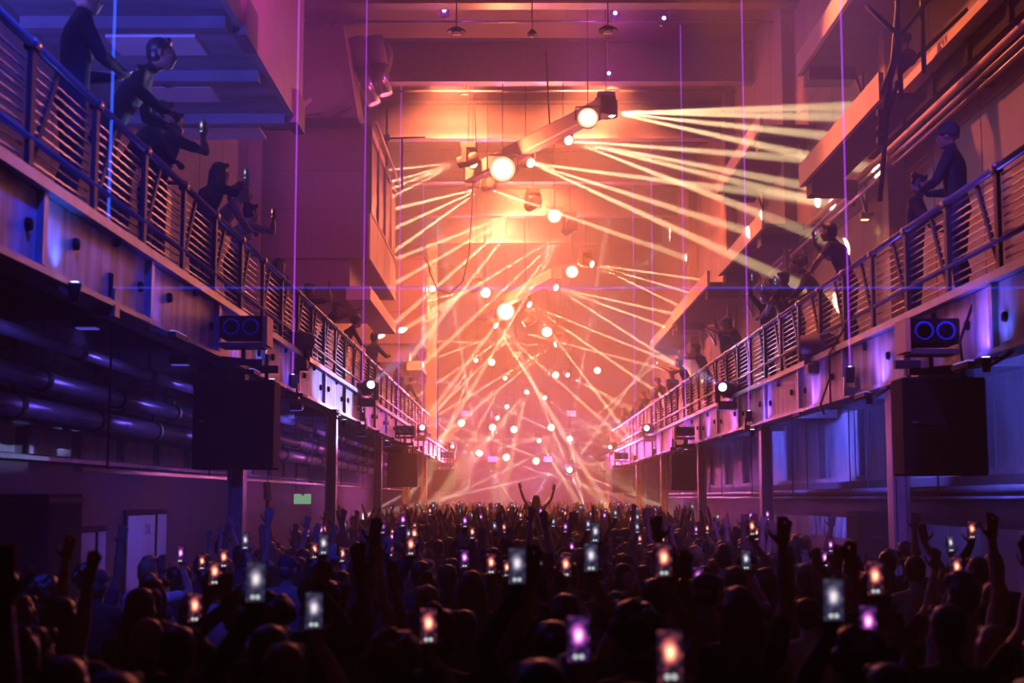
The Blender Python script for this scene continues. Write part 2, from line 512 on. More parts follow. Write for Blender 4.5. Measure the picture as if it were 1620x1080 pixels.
# ---------------------------------------------------------------- left: overhead slab and clad boxes
t = thing('upper_floor_slab', 'overhanging slab at upper left with a blue-lit soffit and pink fascia', 'slab', (-3.7, 4, CZ + 1.665 * 3.7), kind='structure')
zs = CZ + 1.665 * 3.7
MB().box((WL, 4, zs), (-3.7, 23.5, zs + .3)).build('soffit', MAT['soffit'], t)
MB().box((-3.7, 4, zs), (-3.62, 23.5, zs + 3.6)).build('fascia', MAT['boxside'], t)
MB().box((WL, 23.42, zs), (-3.7, 23.5, zs + 3.6)).build('end_wall', MAT['box'], t)
for k in range(8):
    y = 6 + 2.35 * k
    MB().box((WL, y, zs - .16), (-3.75, y + .18, zs)).build('rib', MAT['soffit'], t)
    MB().box((WL + .5 + .2 * (k % 3), y + .7, zs - .05), (-4.6 + .3 * (k % 2), y + 1.5, zs)).build('ceiling_tile', MAT['white'], t)
for y in (18.2, 22.6):
    MB().box((-3.74, y, zs - .1), (-3.56, y + .8, zs + .45)).build('edge_block', MAT['box'], t)
for x, y in ((-5.2, 20.6),):
    MB().lathe([(0, .09), (-.07, .09), (-.1, .03)], (x, y, zs), n=12).build('downlight', MAT['black'], t)

def clad_box(ya, yb, label, xin=-3.6):
    zb, zt = CZ + 1.62 * 3.6, CZ + 2.54 * 3.6
    t = thing('control_cabin', label, 'cabin', (xin, ya, zb), group='cabins above the left gallery', kind='structure')
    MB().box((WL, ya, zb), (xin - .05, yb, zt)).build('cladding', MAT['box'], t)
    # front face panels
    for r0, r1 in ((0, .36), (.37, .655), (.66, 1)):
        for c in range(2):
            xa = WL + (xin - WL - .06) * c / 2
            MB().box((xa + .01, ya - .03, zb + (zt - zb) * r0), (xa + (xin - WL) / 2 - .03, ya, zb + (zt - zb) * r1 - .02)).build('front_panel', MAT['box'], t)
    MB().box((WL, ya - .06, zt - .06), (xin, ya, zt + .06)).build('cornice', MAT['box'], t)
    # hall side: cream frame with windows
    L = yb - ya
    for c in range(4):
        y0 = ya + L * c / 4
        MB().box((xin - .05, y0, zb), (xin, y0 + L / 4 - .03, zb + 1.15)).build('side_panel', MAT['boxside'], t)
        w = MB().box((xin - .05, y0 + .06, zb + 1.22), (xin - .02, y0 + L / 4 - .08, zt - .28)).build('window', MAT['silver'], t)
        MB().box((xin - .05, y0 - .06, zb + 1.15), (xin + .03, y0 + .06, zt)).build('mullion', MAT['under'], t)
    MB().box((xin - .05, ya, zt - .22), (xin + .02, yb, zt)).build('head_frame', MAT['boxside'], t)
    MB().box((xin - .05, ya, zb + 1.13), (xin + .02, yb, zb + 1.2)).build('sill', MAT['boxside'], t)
    MB().tube([(xin + .12, ya, zt + .1), (xin + .12, yb, zt + .1)], .04, 6).build('hand_rail', MAT['ledge'], t)
    # ledge under the cabin
    MB().box((xin - .6, ya + .2, zb - 1.0), (xin, yb + .2, zb - .66)).build('lower_ledge', MAT['ledge'], t)
    MB().box((WL, ya + .1, zb - .7), (xin - .5, yb, zb - .0)).build('plinth', MAT['box'], t)
    return t
clad_box(34.5, 42, 'large maroon cabin with orange-lit windows above the left gallery')
clad_box(54, 61, 'second dark red cabin above the left gallery, deep in the haze')
tag(MB().box((-3.65, 57.4, LF), (-3.25, 57.9, 12.6)).build('pier', MAT['ledge'], origin=(-3.5, 57.6, LF)), 'orange-lit flat pier in front of the far left cabin', 'pier', kind='structure')
for s, p in (('left', (672, 459)), ('right', (684, 457))):
    q = at(*p, 57.2)
    t = thing('pier_lamp', 'white point lamp at the %s edge of the orange pier' % s, 'lamp', q, group='lamps on the pier')
    MB().lathe([(0, .07), (-.05, .12), (-.08, .12)], q, axis=(0, 1, 0), n=12).build('lens', glow('pier_lamp_glow', (1, .8, .6), 25), t)
    MB().boxc(q + Vector((0, .1, 0)), (.22, .16, .22)).build('housing', MAT['fixture'], t)

# machine and ducts on top of the near cabin
zt = CZ + 2.54 * 3.6
t = thing('press_machine', 'dark maroon slanted machine housing on top of the cabin', 'machine', (-4.6, 33.2, zt))
def slab_px(pts, Y, th):
    a = [at(*p, Y) for p in pts]; n = len(a)
    vs = a + [p + Vector((0, th, 0)) for p in a]
    return MB().add(vs, [tuple(range(n)), tuple(reversed(range(n, 2 * n)))] + [(i, (i + 1) % n, n + (i + 1) % n, n + i) for i in range(n)])
slab_px([(466, 42), (543, 42), (566, 186), (466, 186)], 33.6, 2.2).build('housing', MAT['box'], t)
slab_px([(466, 135), (532, 106), (556, 168), (470, 184)], 33.45, .14).build('chute', MAT['wall'], t)
slab_px([(506, 178), (548, 160), (553, 170), (512, 186)], 33.35, .1).build('slot', MAT['under'], t)
slab_px([(468, 168), (492, 154), (494, 160), (470, 178)], 33.35, .1).build('name_strip', MAT['ledge'], t)
for p in ((502, 36, 506, 42), (526, 36, 530, 42), (486, 36, 488, 42)):
    MB().bar(at(p[0], p[1], 34.2), at(p[2], p[3], 34.2), .2).build('upright', MAT['box'], t)
t = thing('exhaust_ducts', 'pair of bright slanted exhaust ducts with dark collars above the cabin', 'duct', at(580, 165, 35.2))
for a, b, c in (((562, 62), (574, 110), (592, 164)), ((591, 60), (600, 106), (611, 150))):
    A, B_, C_ = at(*a, 35.2), at(*b, 35.2), at(*c, 35.2)
    MB().tube([A, B_], .24, 16).build('collar', MAT['under'], t)
    MB().tube([B_, C_], [.2, .17], 16).build('pipe', MAT['silver'], t)
    MB().tube([B_ + Vector((0, 0, .04)), B_ - Vector((0, 0, .05))], .25, 16).build('ring', MAT['fixture'], t)
A = at(600, 92, 36); MB().lathe([(0, .42), (.2, .42)], A, axis=(1, .6, 0), n=18).build('fan_cover', MAT['under'], t)
t = thing('access_frame', 'thin dark pipe frame with a horizontal arm beside the cabin windows', 'frame', at(611, 235, 38))
for a, b in (((612, 170), (612, 262)), ((590, 171), (612, 171)), ((603, 171), (603, 180)), ((606, 219), (673, 217)), ((636, 220), (636, 300))):
    MB().tube([at(*a, 38), at(*b, 38)], .028, 6).build('pipe', MAT['fixture'], t)
MB().boxc(at(612, 218, 38), (.16, .16, .16)).build('coupler', MAT['fixture'], t)
# dark goal-post frame on the far left gallery
t = thing('goal_post', 'dark square frame standing on the far end of the left gallery', 'frame', at(690, 690, 60))
for a, b in (((691, 695), (691, 546)), ((670, 548), (694, 548))):
    MB().bar(at(*a, 60), at(*b, 60), .14).build('frame_bar', MAT['black'], t)
MB().tube([at(671, 548, 60), at(671, 640, 60)], .012, 5).build('cable', MAT['black'], t)

# ---------------------------------------------------------------- under the galleries
LW, RW = -6.7, 6.9
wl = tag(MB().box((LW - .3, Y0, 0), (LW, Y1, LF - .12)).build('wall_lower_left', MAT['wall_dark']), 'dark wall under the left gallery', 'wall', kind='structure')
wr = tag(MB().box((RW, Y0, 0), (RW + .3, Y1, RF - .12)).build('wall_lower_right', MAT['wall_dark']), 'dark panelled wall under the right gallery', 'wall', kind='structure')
# left: band of pale glazed panels over a sill
sill_z = CZ + .56
pm = MB().box((0, 0, 0), (.04, 1.9, .36)).mesh('glazed_panel', MAT['panel'])
for k in range(14):
    inst('glazed_panel', pm, wl, (LW, 12.2 + 2.4 * k, sill_z + .03))
MB().box((LW, 8, sill_z - .06), (LW + .16, 60, sill_z)).build('sill', MAT['panel'], wl)
for i, (x, r, z, lab) in enumerate(((-5.2, .10, 1.27, 'thick bright pipe hung under the left gallery'), (-5.5, .13, .99, 'lowest fat pipe hung under the left gallery'), (-4.8, .07, 1.58, 'thin upper pipe hung under the left gallery'), (-6.05, .16, 1.45, 'fat dark duct at the back under the left gallery'))):
    t = thing('overhead_pipe', lab, 'pipe', (x, 8, CZ + z), group='pipes under the left gallery')
    MB().tube([(x, 8, CZ + z), (x, 62, CZ + z)], r, 12).build('tube', MAT['pipe'], t)
    for k in range(18):
        y = 9.5 + 3 * k
        MB().lathe([(-.06, r + .03), (.06, r + .03)], (x, y, CZ + z), axis=(0, 1, 0), n=12).build('collar', MAT['fixture'], t)
        MB().bar((x, y, CZ + z + r), (x, y, LF - .12), .03).build('hanger', MAT['fixture'], t)
t = thing('overhead_rail', 'bright metal strip hung over the crowd along the left side', 'rail', (-4.3, 14, CZ + .27))
MB().box((-4.35, 14, CZ + .25), (-4.25, 62, CZ + .29)).build('strip', MAT['rail'], t)
for k in range(10):
    MB().bar((-4.3, 15 + 5 * k, CZ + .29), (-4.3, 15 + 5 * k, LF - .1), .02).build('hanger', MAT['fixture'], t)
# left double door and curtains, washed by blue light
def side_door(n, ya, yb, z1, label, writing=None):
    t = thing('door_%d' % n, label, 'door', (LW + .02, ya, 0), kind='structure')
    mid = ya + (yb - ya) * .7
    for a, b in ((ya, mid - .04), (mid + .04, yb)):
        d = MB().box((LW + .01, a, .02), (LW + .06, b, z1)).build('leaf', MAT['white'], t, bevel=.004)
    MB().box((LW, ya - .1, 0), (LW + .04, yb + .1, z1 + .1)).build('frame', MAT['black'], t)
    MB().box((LW + .05, mid - .04, 0), (LW + .08, mid + .04, z1)).build('mullion', MAT['black'], t)
    if writing:
        c = bpy.data.curves.new('lettering', 'FONT'); c.body = writing; c.size = .26; c.extrude = .001
        o = bpy.data.objects.new('lettering', c); col.objects.link(o); c.materials.append(MAT['wall_dark']); o.parent = t
        o.location = (.05, 1.12, z1 - .34); o.rotation_euler = (R(90), 0, R(90))
side_door(1, 24.5, 27.2, CZ - .32, 'white double door with small letters, lit blue, under the left gallery', 'DK')
side_door(2, 21.4, 23.2, CZ - .55, 'pair of tall narrow white panels lit blue at the far left')
def eq_case(name, label, cat, lo, hi, group=None):
    lo, hi = Vector(lo), Vector(hi)
    t = thing(name, label, cat, ((lo.x + hi.x) / 2, (lo.y + hi.y) / 2, lo.z), group=group)
    MB().box(lo, hi).build('body', MAT['black'], t, bevel=.02)
    for z in (lo.z + .06, hi.z - .06):
        MB().box((lo.x - .008, lo.y - .008, z - .02), (hi.x + .008, hi.y + .008, z + .02)).build('edge_band', MAT['fixture'], t)
    MB().box((lo.x + .25, lo.y - .02, (lo.z + hi.z) / 2 - .04), (lo.x + .45, lo.y - .004, (lo.z + hi.z) / 2)).build('latch', MAT['steel'], t)
    return t
eq_case('flight_case', 'tall black equipment case at the lower left edge', 'case', (-5.4, 12.6, 0), (-4.1, 13.6, 1.2))
eq_case('flight_case', 'black equipment case stacked on another at the lower left edge', 'case', (-5.4, 12.6, 1.2), (-4.12, 13.6, 2.33))
t = thing('exit_sign', 'pale green glowing sign under the left gallery', 'sign', at(478, 797, 42))
a, b = at(465, 797, 42), at(492, 781, 42)
MB().prism([(a.x, a.z), (b.x, a.z), (b.x, b.z), ((a.x + b.x) / 2 + .06, b.z), ((a.x + b.x) / 2 + .02, b.z - .08), ((a.x + b.x) / 2 - .05, b.z), (a.x, b.z)], 1, 41.96, 42.04).build('plate', MAT['sign'], t)
for x in (a.x + .05, b.x - .05):
    MB().tube([(x, 42, b.z), (x, 42, LF - .1)], .01, 5).build('hanger', MAT['black'], t)
t = thing('hanging_dispenser', 'white cylinder hanging beside the nearest left column', 'lamp', at(424, 790, 24))
a, b = at(424, 762, 24), at(424, 791, 24)
MB().tube([a, b], .07, 14).build('cylinder', MAT['white'], t)
MB().tube([b, at(424, 812, 24)], [.03, .045], 10).build('bottle', MAT['bracket'], t)
MB().tube([a, (a.x, a.y, LF - .1)], .008, 5).build('cord', MAT['black'], t)

# right: pale panels above a ledge, dark recess below
pz0, pz1 = CZ + .40, RF - .3
pm = MB().box((0, 0, 0), (.05, 1.14, pz1 - pz0)).mesh('wall_panel', MAT['panel'])
for k in range(38):
    inst('wall_panel', pm, wr, (RW - .05 - .012 * (k % 3), 12 + 1.2 * k, pz0))
for k in range(14):
    MB().box((RW - .16, 13.6 + 3.6 * k, pz0), (RW - .02, 13.78 + 3.6 * k, pz1)).build('post', MAT['under'], wr)
MB().box((RW - .28, 10, pz0 - .1), (RW, 60, pz0)).build('ledge', MAT['panel'], wr)
MB().box((RW - .5, 10, pz0 - .32), (RW, 60, pz0 - .1)).build('soffit', MAT['under'], wr)
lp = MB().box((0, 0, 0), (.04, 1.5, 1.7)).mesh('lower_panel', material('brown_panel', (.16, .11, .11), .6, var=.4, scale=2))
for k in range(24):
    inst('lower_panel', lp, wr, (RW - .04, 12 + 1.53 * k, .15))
for i, (x, z, r) in enumerate(((5.9, .10, .05), (5.6, -.02, .03))):
    t = thing('overhead_pipe', ('upper' if i == 0 else 'lower') + ' dark pipe under the right gallery over the crowd', 'pipe', (x, 12, CZ + z), group='pipes under the right gallery')
    MB().tube([(x, 12, CZ + z), (x, 55, CZ + z)], r, 8).build('tube', MAT['pipe'], t)
    for k in range(8):
        MB().bar((x, 14 + 5 * k, CZ + z), (x, 14 + 5 * k, RF - .12), .02).build('hanger', MAT['fixture'], t)
t = thing('banner', 'pale painted banner catching blue light under the right gallery', 'banner', (RW - .1, 30, CZ - .7))
MB().box((RW - .09, 28.6, CZ - .85), (RW - .06, 33.4, CZ - .42)).build('sheet', material('streaked_sheet', (.75, .75, .8), .8, color2=(.03, .03, .06), scale=2.5, stretch=(1, 1.3, .6)), t)
MB().tube([(RW - .075, 28.5, CZ - .41), (RW - .075, 33.5, CZ - .41)], .015, 6).build('pole', MAT['fixture'], t)
eq_case('floor_speaker', 'black speaker cabinet on a stand against the right wall', 'speaker', (6.0, 25.2, 1.2), (6.75, 26.1, CZ - .25))
MB_ = MB()
for x in (6.05, 6.6):
    for y in (25.3, 26.0):
        MB_.bar((x, y, 0), (x, y, 1.2), .05)
tag(MB_.build('speaker_stand', MAT['fixture'], origin=(6.4, 25.6, 0)), 'black four-legged stand under the right wall speaker', 'stand')
# lamps fixed under the decks
def deck_lamp(p, to, energy, color, label, angle=110):
    p = Vector(p)
    t = thing('deck_lamp', label, 'lamp', p, group='lamps under the gallery decks')
    MB().boxc(p, (.22, .16, .1)).build('housing', MAT['fixture'], t, bevel=.01)
    MB().boxc(p - Vector((0, 0, .055)), (.18, .12, .01)).build('lens', glow('deck_lamp_glow', color, .6), t)
    lamp('SPOT', p - Vector((0, 0, .12)), energy, color, .08, to=to, angle=angle, blend=.6, parent=t)
for i, y in enumerate((15.5, 22, 29, 37)):
    deck_lamp((5.0, y, RF - .18), (6.9, y + .8, CZ + .9), (1300, 800, 800, 500)[i], (.10, .12, 1.0), 'small lamp under the right gallery deck, %s from the camera' % ORD[i])
for i, (y, e) in enumerate(((12.5, 35), (16, 50), (20, 70), (24.5, 260), (29, 160), (35, 150), (42, 150))):
    deck_lamp((-3.8, y, LB - .04), (LW, y + 1.0, CZ + .2), e, (.14, .10, 1.0), 'small lamp under the left gallery deck, %s from the camera' % ORD[i], angle=115)

# ================================================================== LIGHT RIG
lens_warm = glow('warm_lens', (1.0, .84, .62), 16)
lens_hot = glow('blinder_lamp', (1.0, .80, .55), 26)
lens_blue = glow('blue_lens', (.45, .55, 1.0), 12)
lens_violet = glow('violet_lens', (.4, .25, 1.0), 14)

me_base = MB().boxc((0, 0, -.06), (.30, .22, .12)).mesh('base', MAT['hung'], bevel=.015)
yk = MB()
for s in (-1, 1):
    yk.boxc((.17 * s, 0, -.26), (.035, .10, .30))
yk.boxc((0, 0, -.125), (.34, .10, .03))
me_yoke = yk.mesh('yoke', MAT['hung'])
me_head = MB().lathe([(-.20, .07), (-.17, .115), (.02, .13), (.17, .105), (.20, .105)], axis=(0, 0, -1), n=18).mesh('head', MAT['hung'])
me_lens_warm = MB().lathe([(.198, .085), (.206, .08)], axis=(0, 0, -1), n=16).mesh('lens', lens_warm)
me_lens_blue = MB().lathe([(.198, .07), (.206, .065)], axis=(0, 0, -1), n=16).mesh('lens', lens_blue)
me_lens_off = MB().lathe([(.198, .095), (.206, .09)], axis=(0, 0, -1), n=16).mesh('lens', MAT['glass'])

def moving_head(lens_pt, ends, label, energy, color=WARM, angle=1.7, group='moving heads on the ceiling bars', lens=None, scale=1.0, up=False, aim=None):
    """Moving head whose lens sits at lens_pt; ends are the points its beams fly to."""
    lens_pt = Vector(lens_pt)
    ends = [Vector(e) for e in ends]
    tgt = aim if aim is not None else sum(ends, Vector()) / len(ends)
    d = (Vector(tgt) - lens_pt).normalized()
    hub = lens_pt - d * .21 * scale
    sgn = -1 if up else 1
    root = hub + Vector((0, 0, .33 * scale * sgn))
    t = thing('moving_head', label, 'stage light', root, group=group)
    pan = math.atan2(d.y, d.x) - math.pi / 2
    rb = (math.pi if up else 0, 0, 0)
    inst('base', me_base, t, scale=scale, rot=rb)
    inst('yoke', me_yoke, t, rot=(rb[0], 0, -pan if up else pan), scale=scale)
    h = inst('head', me_head, t, hub - root, d.to_track_quat('-Z', 'Y'), scale)
    inst('lens', lens or me_lens_warm, h)
    if not up:
        MB().tube([root, (root.x, root.y, ceil_z(root.y))], .012, 5).build('drop_rod', MAT['black'], t)
    for i, e in enumerate(ends):
        lamp('SPOT', lens_pt + d * .03, energy if not hasattr(energy, '__len__') else energy[i], color, .03, to=e, angle=angle, blend=.25, parent=t, name='beam_light')
    return t

def ceil_z(y):
    """Underside of the ceiling, or of the cross beam, above a point of the hall."""
    return ZC - 1.195 if any(abs(y - (25.26 + 6.1 * i)) < .2 for i in range(8)) else ZC - .01

def Yh(py):
    h = 9.3 if py <= 350 else (9.3 - 2.3 * (py - 350) / 180 if py < 530 else 7.0)
    return F * h / (786 - py)

me_bl_can = MB().lathe([(-.26, .10), (-.2, .22), (.0, .252), (.03, .252)], axis=(0, 1, 0), n=20).mesh('can', MAT['hung'])
me_bl_lamp = MB().lathe([(.033, .245), (.05, .225)], axis=(0, 1, 0), n=20).mesh('lamp_face', glow('frosted_lens', (1.0, .70, .36), 1.7))
me_bl_bulb = MB().lathe([(.05, .19), (.075, .13), (.085, .02)], axis=(0, 1, 0), n=20).mesh('bulb', lens_hot)
me_bl_yoke = MB().boxc((.29, -.08, .14), (.03, .06, .32)).boxc((-.29, -.08, .14), (.03, .06, .32)).boxc((0, -.08, .30), (.6, .06, .03)).mesh('yoke', MAT['hung'])
def blinder(px, py, energy, label, s=1.0, Y=None, color=ORANGE):
    p = at(px, py, Y or Yh(py))
    t = thing('blinder', label, 'stage light', p, (0, 0, math.pi + math.atan2(p.x, p.y) * -1), group='round blinders on the ceiling bars')
    inst('can', me_bl_can, t, scale=s); inst('bulb', me_bl_bulb, inst('lamp_face', me_bl_lamp, t, scale=s)); inst('yoke', me_bl_yoke, t, scale=s)
    d = bpy.data.objects.new('drop_rod', MB().tube([(0, -.08, .3 * s), (0, -.08, ceil_z(p.y + .08) - p.z)], .012, 5).mesh('drop_rod', MAT['black'])); col.objects.link(d); d.parent = t
    q = p - Vector((p.x, p.y, 0)).normalized() * .12
    lamp('SPOT', q, energy, color, .2 * s, to=q + Vector((0, -.5, -.85)), angle=125, blend=1.0, name='blinder_light')
    if s > .8 and Y is None or s > 1.2:
        lamp('POINT', q, energy * .9, color, .12 * s, name='blinder_light')
    return t

EB = 300                                     # blinder power
blinder(795, 268, EB * 9, 'largest glaring round blinder on the near end of the slanted bar', 1.4, Y=37.4)
blinder(930, 187, EB * 5, 'glaring round blinder at the upper end of the slanted bar', 1.0, Y=33.4)
blinder(877, 342, EB * 4, 'round blinder right of the upper crossing beams', 1.0)
blinder(905, 430, EB * 4, 'round blinder beside the right wall beams, lower than the others', 1.0)
blinder(768, 463, EB * 3, 'small blinder at the near end of the far bar', .9)
blinder(800, 493, EB * 8, 'large glaring blinder on the far slanted bar', 1.5, Y=55.5)
blinder(865, 525, EB * 3, 'small blinder below the far bar', 1.0)
blinder(748, 259, EB * 1, 'small blinder tucked behind the near bar end', .6)

def truss_bar(a, b, label, w=.36, hgt=.42):
    a, b = Vector(a), Vector(b)
    t = thing('light_bar', label, 'light bar', a, group='slanted ceiling light bars')
    MB().bar(a, b, w, hgt).build('body', MAT['boxside'], t, bevel=.04)
    d = (b - a).normalized()
    MB().bar(a - d * .05, a + d * .03, w + .04, hgt + .04).build('end_cap', MAT['fixture'], t)
    MB().bar(b - d * .03, b + d * .05, w + .04, hgt + .04).build('end_cap', MAT['fixture'], t)
    for k in (.06, .62):
        p = a + (b - a) * k
        MB().tube([p + Vector((0, 0, hgt / 2)), (p.x - .1, p.y, ZC - .6)], .022, 5).build('cable', MAT['black'], t)
    return t
truss_bar(at(744, 277, Yh(272)), at(962, 166, Yh(170)), 'long slanted light bar hanging on a cable near the ceiling')
truss_bar(at(762, 497, Yh(495)), at(880, 432, Yh(428)), 'second slanted light bar, smaller, deeper in the haze')

EM = 2800000                                  # beam power
B = [
    (968, 178, [(1373, 168, -9), (1373, 186, -9), (1373, 222, -9), (1350, 262, -9)], 'moving head at the top right end throwing beams to the right wall'),
    (900, 222, [(1400, 262, -10), (1400, 318, -10), (1400, 345, -10), (1350, 395, -10)], 'moving head under the bar throwing four beams right'),
    (840, 258, [(1300, 318, -10), (1290, 400, -10), (1240, 440, -10)], 'moving head beside the big blinder throwing beams right'),
    (725, 258, [(600, 270, 1), (600, 292, 1), (600, 305, 1), (600, 322, 1)], 'moving head left of the bar, four short beams to the cabin windows'),
    (766, 296, [(600, 336, 6), (600, 372, 6), (620, 400, 6), (905, 345, 4)], 'moving head hanging from the near bar end'),
    (835, 328, [(620, 412, 6), (625, 448, 6), (660, 480, 6), (700, 500, 6)], 'moving head with four beams fanning down left, upper'),
    (893, 368, [(690, 490, 4), (730, 520, 4), (750, 560, 4), (770, 575, 4)], 'moving head with four beams fanning down left, lower'),
    (937, 418, [(1200, 455, -4), (1200, 495, -4), (1150, 520, -4)], 'small moving head with thin beams toward the right gallery'),
    (880, 455, [(1150, 515, -6), (1130, 545, -6), (1090, 590, -5)], 'moving head above the far gallery with three beams right'),
    (838, 482, [(1030, 560, -4), (1010, 600, -4), (920, 590, -2)], 'moving head on the far bar with beams right'),
    (745, 458, [(670, 478, 2), (675, 492, 2), (680, 505, 2)], 'far moving head with short beams to the left pier'),
    (785, 515, [(900, 545, 0), (880, 600, -2), (850, 620, -4)], 'far moving head with beams crossing to the right'),
    (828, 513, [(680, 570, 0), (700, 600, 0), (720, 620, 0)], 'far moving head with beams crossing to the left'),
    (878, 545, [(700, 540, 0), (720, 640, -3), (760, 640, -3)], 'lowest of the crossing moving heads over the stage'),
]
for i, (px, py, ends, lab) in enumerate(B):
    Y = Yh(py)
    moving_head(at(px, py, Y), [at(x, y, Y + dy) for x, y, dy in ends], lab, EM * (Y / 40) ** .5, angle=1.3 if py < 400 else 1.15, scale=1.5)

# added orange floods hidden behind beams, brightening the haze toward the stage
for i, (x, y, z, e) in enumerate(((-1.9, 38.1, 14.25, 20000), (2.4, 38.1, 14.25, 20000), (.6, 50.3, 14.25, 26000), (-.8, 56.4, 14.25, 24000))):
    p = Vector((x, y, z))
    t = thing('orange_flood', 'orange flood lamp facing the stage, %s from the camera' % ORD[(1, 0, 2, 3)[i]], 'stage light', p, group='orange floods facing the stage')
    MB().boxc(p, (.3, .25, .22)).build('housing', MAT['boxside'], t, bevel=.02)
    MB().boxc(p + Vector((0, .13, 0)), (.26, .02, .18)).build('lens', glow('orange_lens', ORANGE, 4), t)
    MB().tube([p, (p.x, p.y, ZC - .01)], .012, 5).build('drop_rod', MAT['black'], t)
    lamp('SPOT', p + Vector((0, .25, 0)), e, ORANGE, .15, to=(x * .5, y + 14, z - 12), angle=100, blend=.8, parent=t)

# added orange washers, tucked behind beams to light the ledges and cabins
for i, (p, q, e, a) in enumerate((((.2, 31.95, 14.25), (6.4, 25, 8.6), 12000, 95), ((.8, 44.15, 14.25), (6.4, 39, 8), 9500, 95), ((-.6, 44.15, 14.25), (-3.6, 40, 9), 6500, 75), ((-1.6, 50.3, 14.25), (-3.8, 54, 8), 4000, 80))):
    p = Vector(p)
    t = thing('wall_washer', 'orange wall washer under the ceiling, %s from the camera' % ORD[i], 'stage light', p, group='orange wall washers')
    MB().boxc(p, (.24, .24, .2)).build('housing', MAT['boxside'], t, bevel=.02)
    MB().tube([p, (p.x, p.y, ZC - .01)], .012, 5).build('drop_rod', MAT['black'], t)
    d = (Vector(q) - p).normalized()
    MB().lathe([(.13, .09), (.2, .1)], p, axis=d, n=12).build('lens', glow('washer_lens', ORANGE, 3), t)
    lamp('SPOT', p + d * .3, e, (1.0, .165, .07), .12, to=q, angle=a, blend=.7, parent=t)

# rows of heads far down the hall, above the stage
far = [(753, 570, 700, 640), (778, 573, 0, 0), (799, 598, 740, 660), (833, 620, 800, 660), (787, 661, 860, 700), (853, 697, 880, 740), (898, 593, 980, 640), (862, 629, 930, 680), (802, 643, 770, 700), (872, 676, 0, 0), (779, 676, 0, 0), (813, 679, 0, 0), (730, 669, 0, 0), (945, 586, 0, 0), (879, 593, 0, 0), (801, 723, 0, 0), (848, 729, 0, 0)]
for i, (px, py, ex, ey) in enumerate(far):
    Y = 68 + (i % 3)
    if ex:
        moving_head(at(px, py, Y), [at(ex, ey, Y - 6), at(ex + 22, ey + 6, Y - 6)], 'far stage light with two thin beams, %s from the left' % ORD[sorted(p[0] for p in far if p[2]).index(px)], 1100000, angle=1.3, scale=1.2, group='far stage lights')
    else:
        blinder(px, py, 110, 'far blinder panel above the stage, %s from the left' % ORD[sorted(p[0] for p in far if not p[2]).index(px)], .75, Y=Y, color=(1, .4, .16))
for i, (px, py, n) in enumerate(((757, 716, 9), (901, 694, 11), (901, 743, 8))):
    ends = [at(px + 150 * math.cos(6.28 * k / n + .3), py - 110 * math.sin(6.28 * k / n + .3), 66.5) for k in range(n)]
    c = at(px, py, 70)
    moving_head(c, ends, ('star of beams at the left of the stage', 'bright star of beams at the right of the stage', 'lower star of beams over the crowd at right')[i], 1600000, color=(1, .75, .6), angle=1.3, scale=1.6, group='star-burst stage lights', aim=Vector((0, 0, 4)))

# stage wash: pink and orange floods behind the last rows, shining over the crowd
for i, (x, z, e, c) in enumerate(((-2.6, 6.5, 6500, PINK), (0, 9.5, 5000, ORANGE), (2.8, 6.5, 6500, PINK), (-1.2, 4.2, 6000, (1, .12, .5)), (1.6, 4.2, 6000, (.6, .15, 1)))):
    p = Vector((x, 72, z))
    t = thing('stage_flood', 'stage flood light hanging at the end wall, %s from the left' % ORD[(0, 2, 4, 1, 3)[i]], 'stage light', p, group='floods at the end wall')
    MB().boxc(p, (.5, .25, .35)).build('housing', MAT['fixture'], t)
    MB().boxc(p - Vector((0, .14, 0)), (.42, .02, .28)).build('lens', glow('flood_lens', c, 4), t)
    MB().tube([p, (p.x, p.y, ZC)], .02, 5).build('cable', MAT['black'], t)
    lamp('SPOT', p - Vector((0, .25, 0)), e, c, .2, to=(x * .3, 50, 1.5), angle=95, blend=.9, parent=t)

# violet lights and pendants by the ceiling
for i, (px, py, e) in enumerate(((703, 18, 110), (973, 22, 110), (963, 117, 80), (1050, 30, 30))):
    p = at(px, py, 33.5 + (3 if i == 2 else 0))
    t = thing('ceiling_wash_light', ('violet ceiling light at the left under the first beam', 'violet ceiling light at the right under the first beam', 'violet ceiling light under the second beam', 'faint violet ceiling light near the right wall')[i], 'stage light', p, group='violet ceiling lights')
    MB().lathe([(-.2, .09), (.06, .13)], p + Vector((0, .12, 0)), axis=(0, -1, 0), n=14).build('can', MAT['fixture'], t)
    MB().lathe([(0, .05), (.015, .045)], p - Vector((0, .07, 0)), axis=(0, -1, 0), n=14).build('lens', lens_violet, t)
    MB().bar(p + Vector((0, .1, 0)), (p.x, p.y + .1, ZC), .04).build('drop_arm', MAT['fixture'], t)
    lamp('POINT', p - Vector((0, .2, 0)), e, (.65, .06, .8), .1, name='violet_light')
for i, (px, py, Y) in enumerate(((722, 50, 31), (962, 48, 31), (842, 54, 31), (735, 148, 40), (968, 143, 40))):
    p = at(px, py, Y)
    t = thing('pendant_lamp', ('unlit factory pendant lamp at upper left of the ceiling', 'unlit factory pendant lamp at upper right of the ceiling', 'small round pendant between the two factory lamps', 'far factory pendant lamp at left in the haze', 'far factory pendant lamp at right in the haze')[i], 'lamp', p, group='unlit pendant lamps')
    k = .5 if i == 2 else 1
    MB().lathe([(.10, .03), (.09, .1 * k), (.02, .21 * k), (-.03, .22 * k), (-.02, .2 * k)], p, n=18).build('shade', MAT['fixture'], t)
    MB().lathe([(-.02, .1 * k), (-.06, .12 * k), (-.07, .05)], p, n=12).build('guard', MAT['ledge'], t)
    MB().tube([p + Vector((0, 0, .1)), (p.x, p.y, ZC)], .014, 5).build('cord', MAT['black'], t)
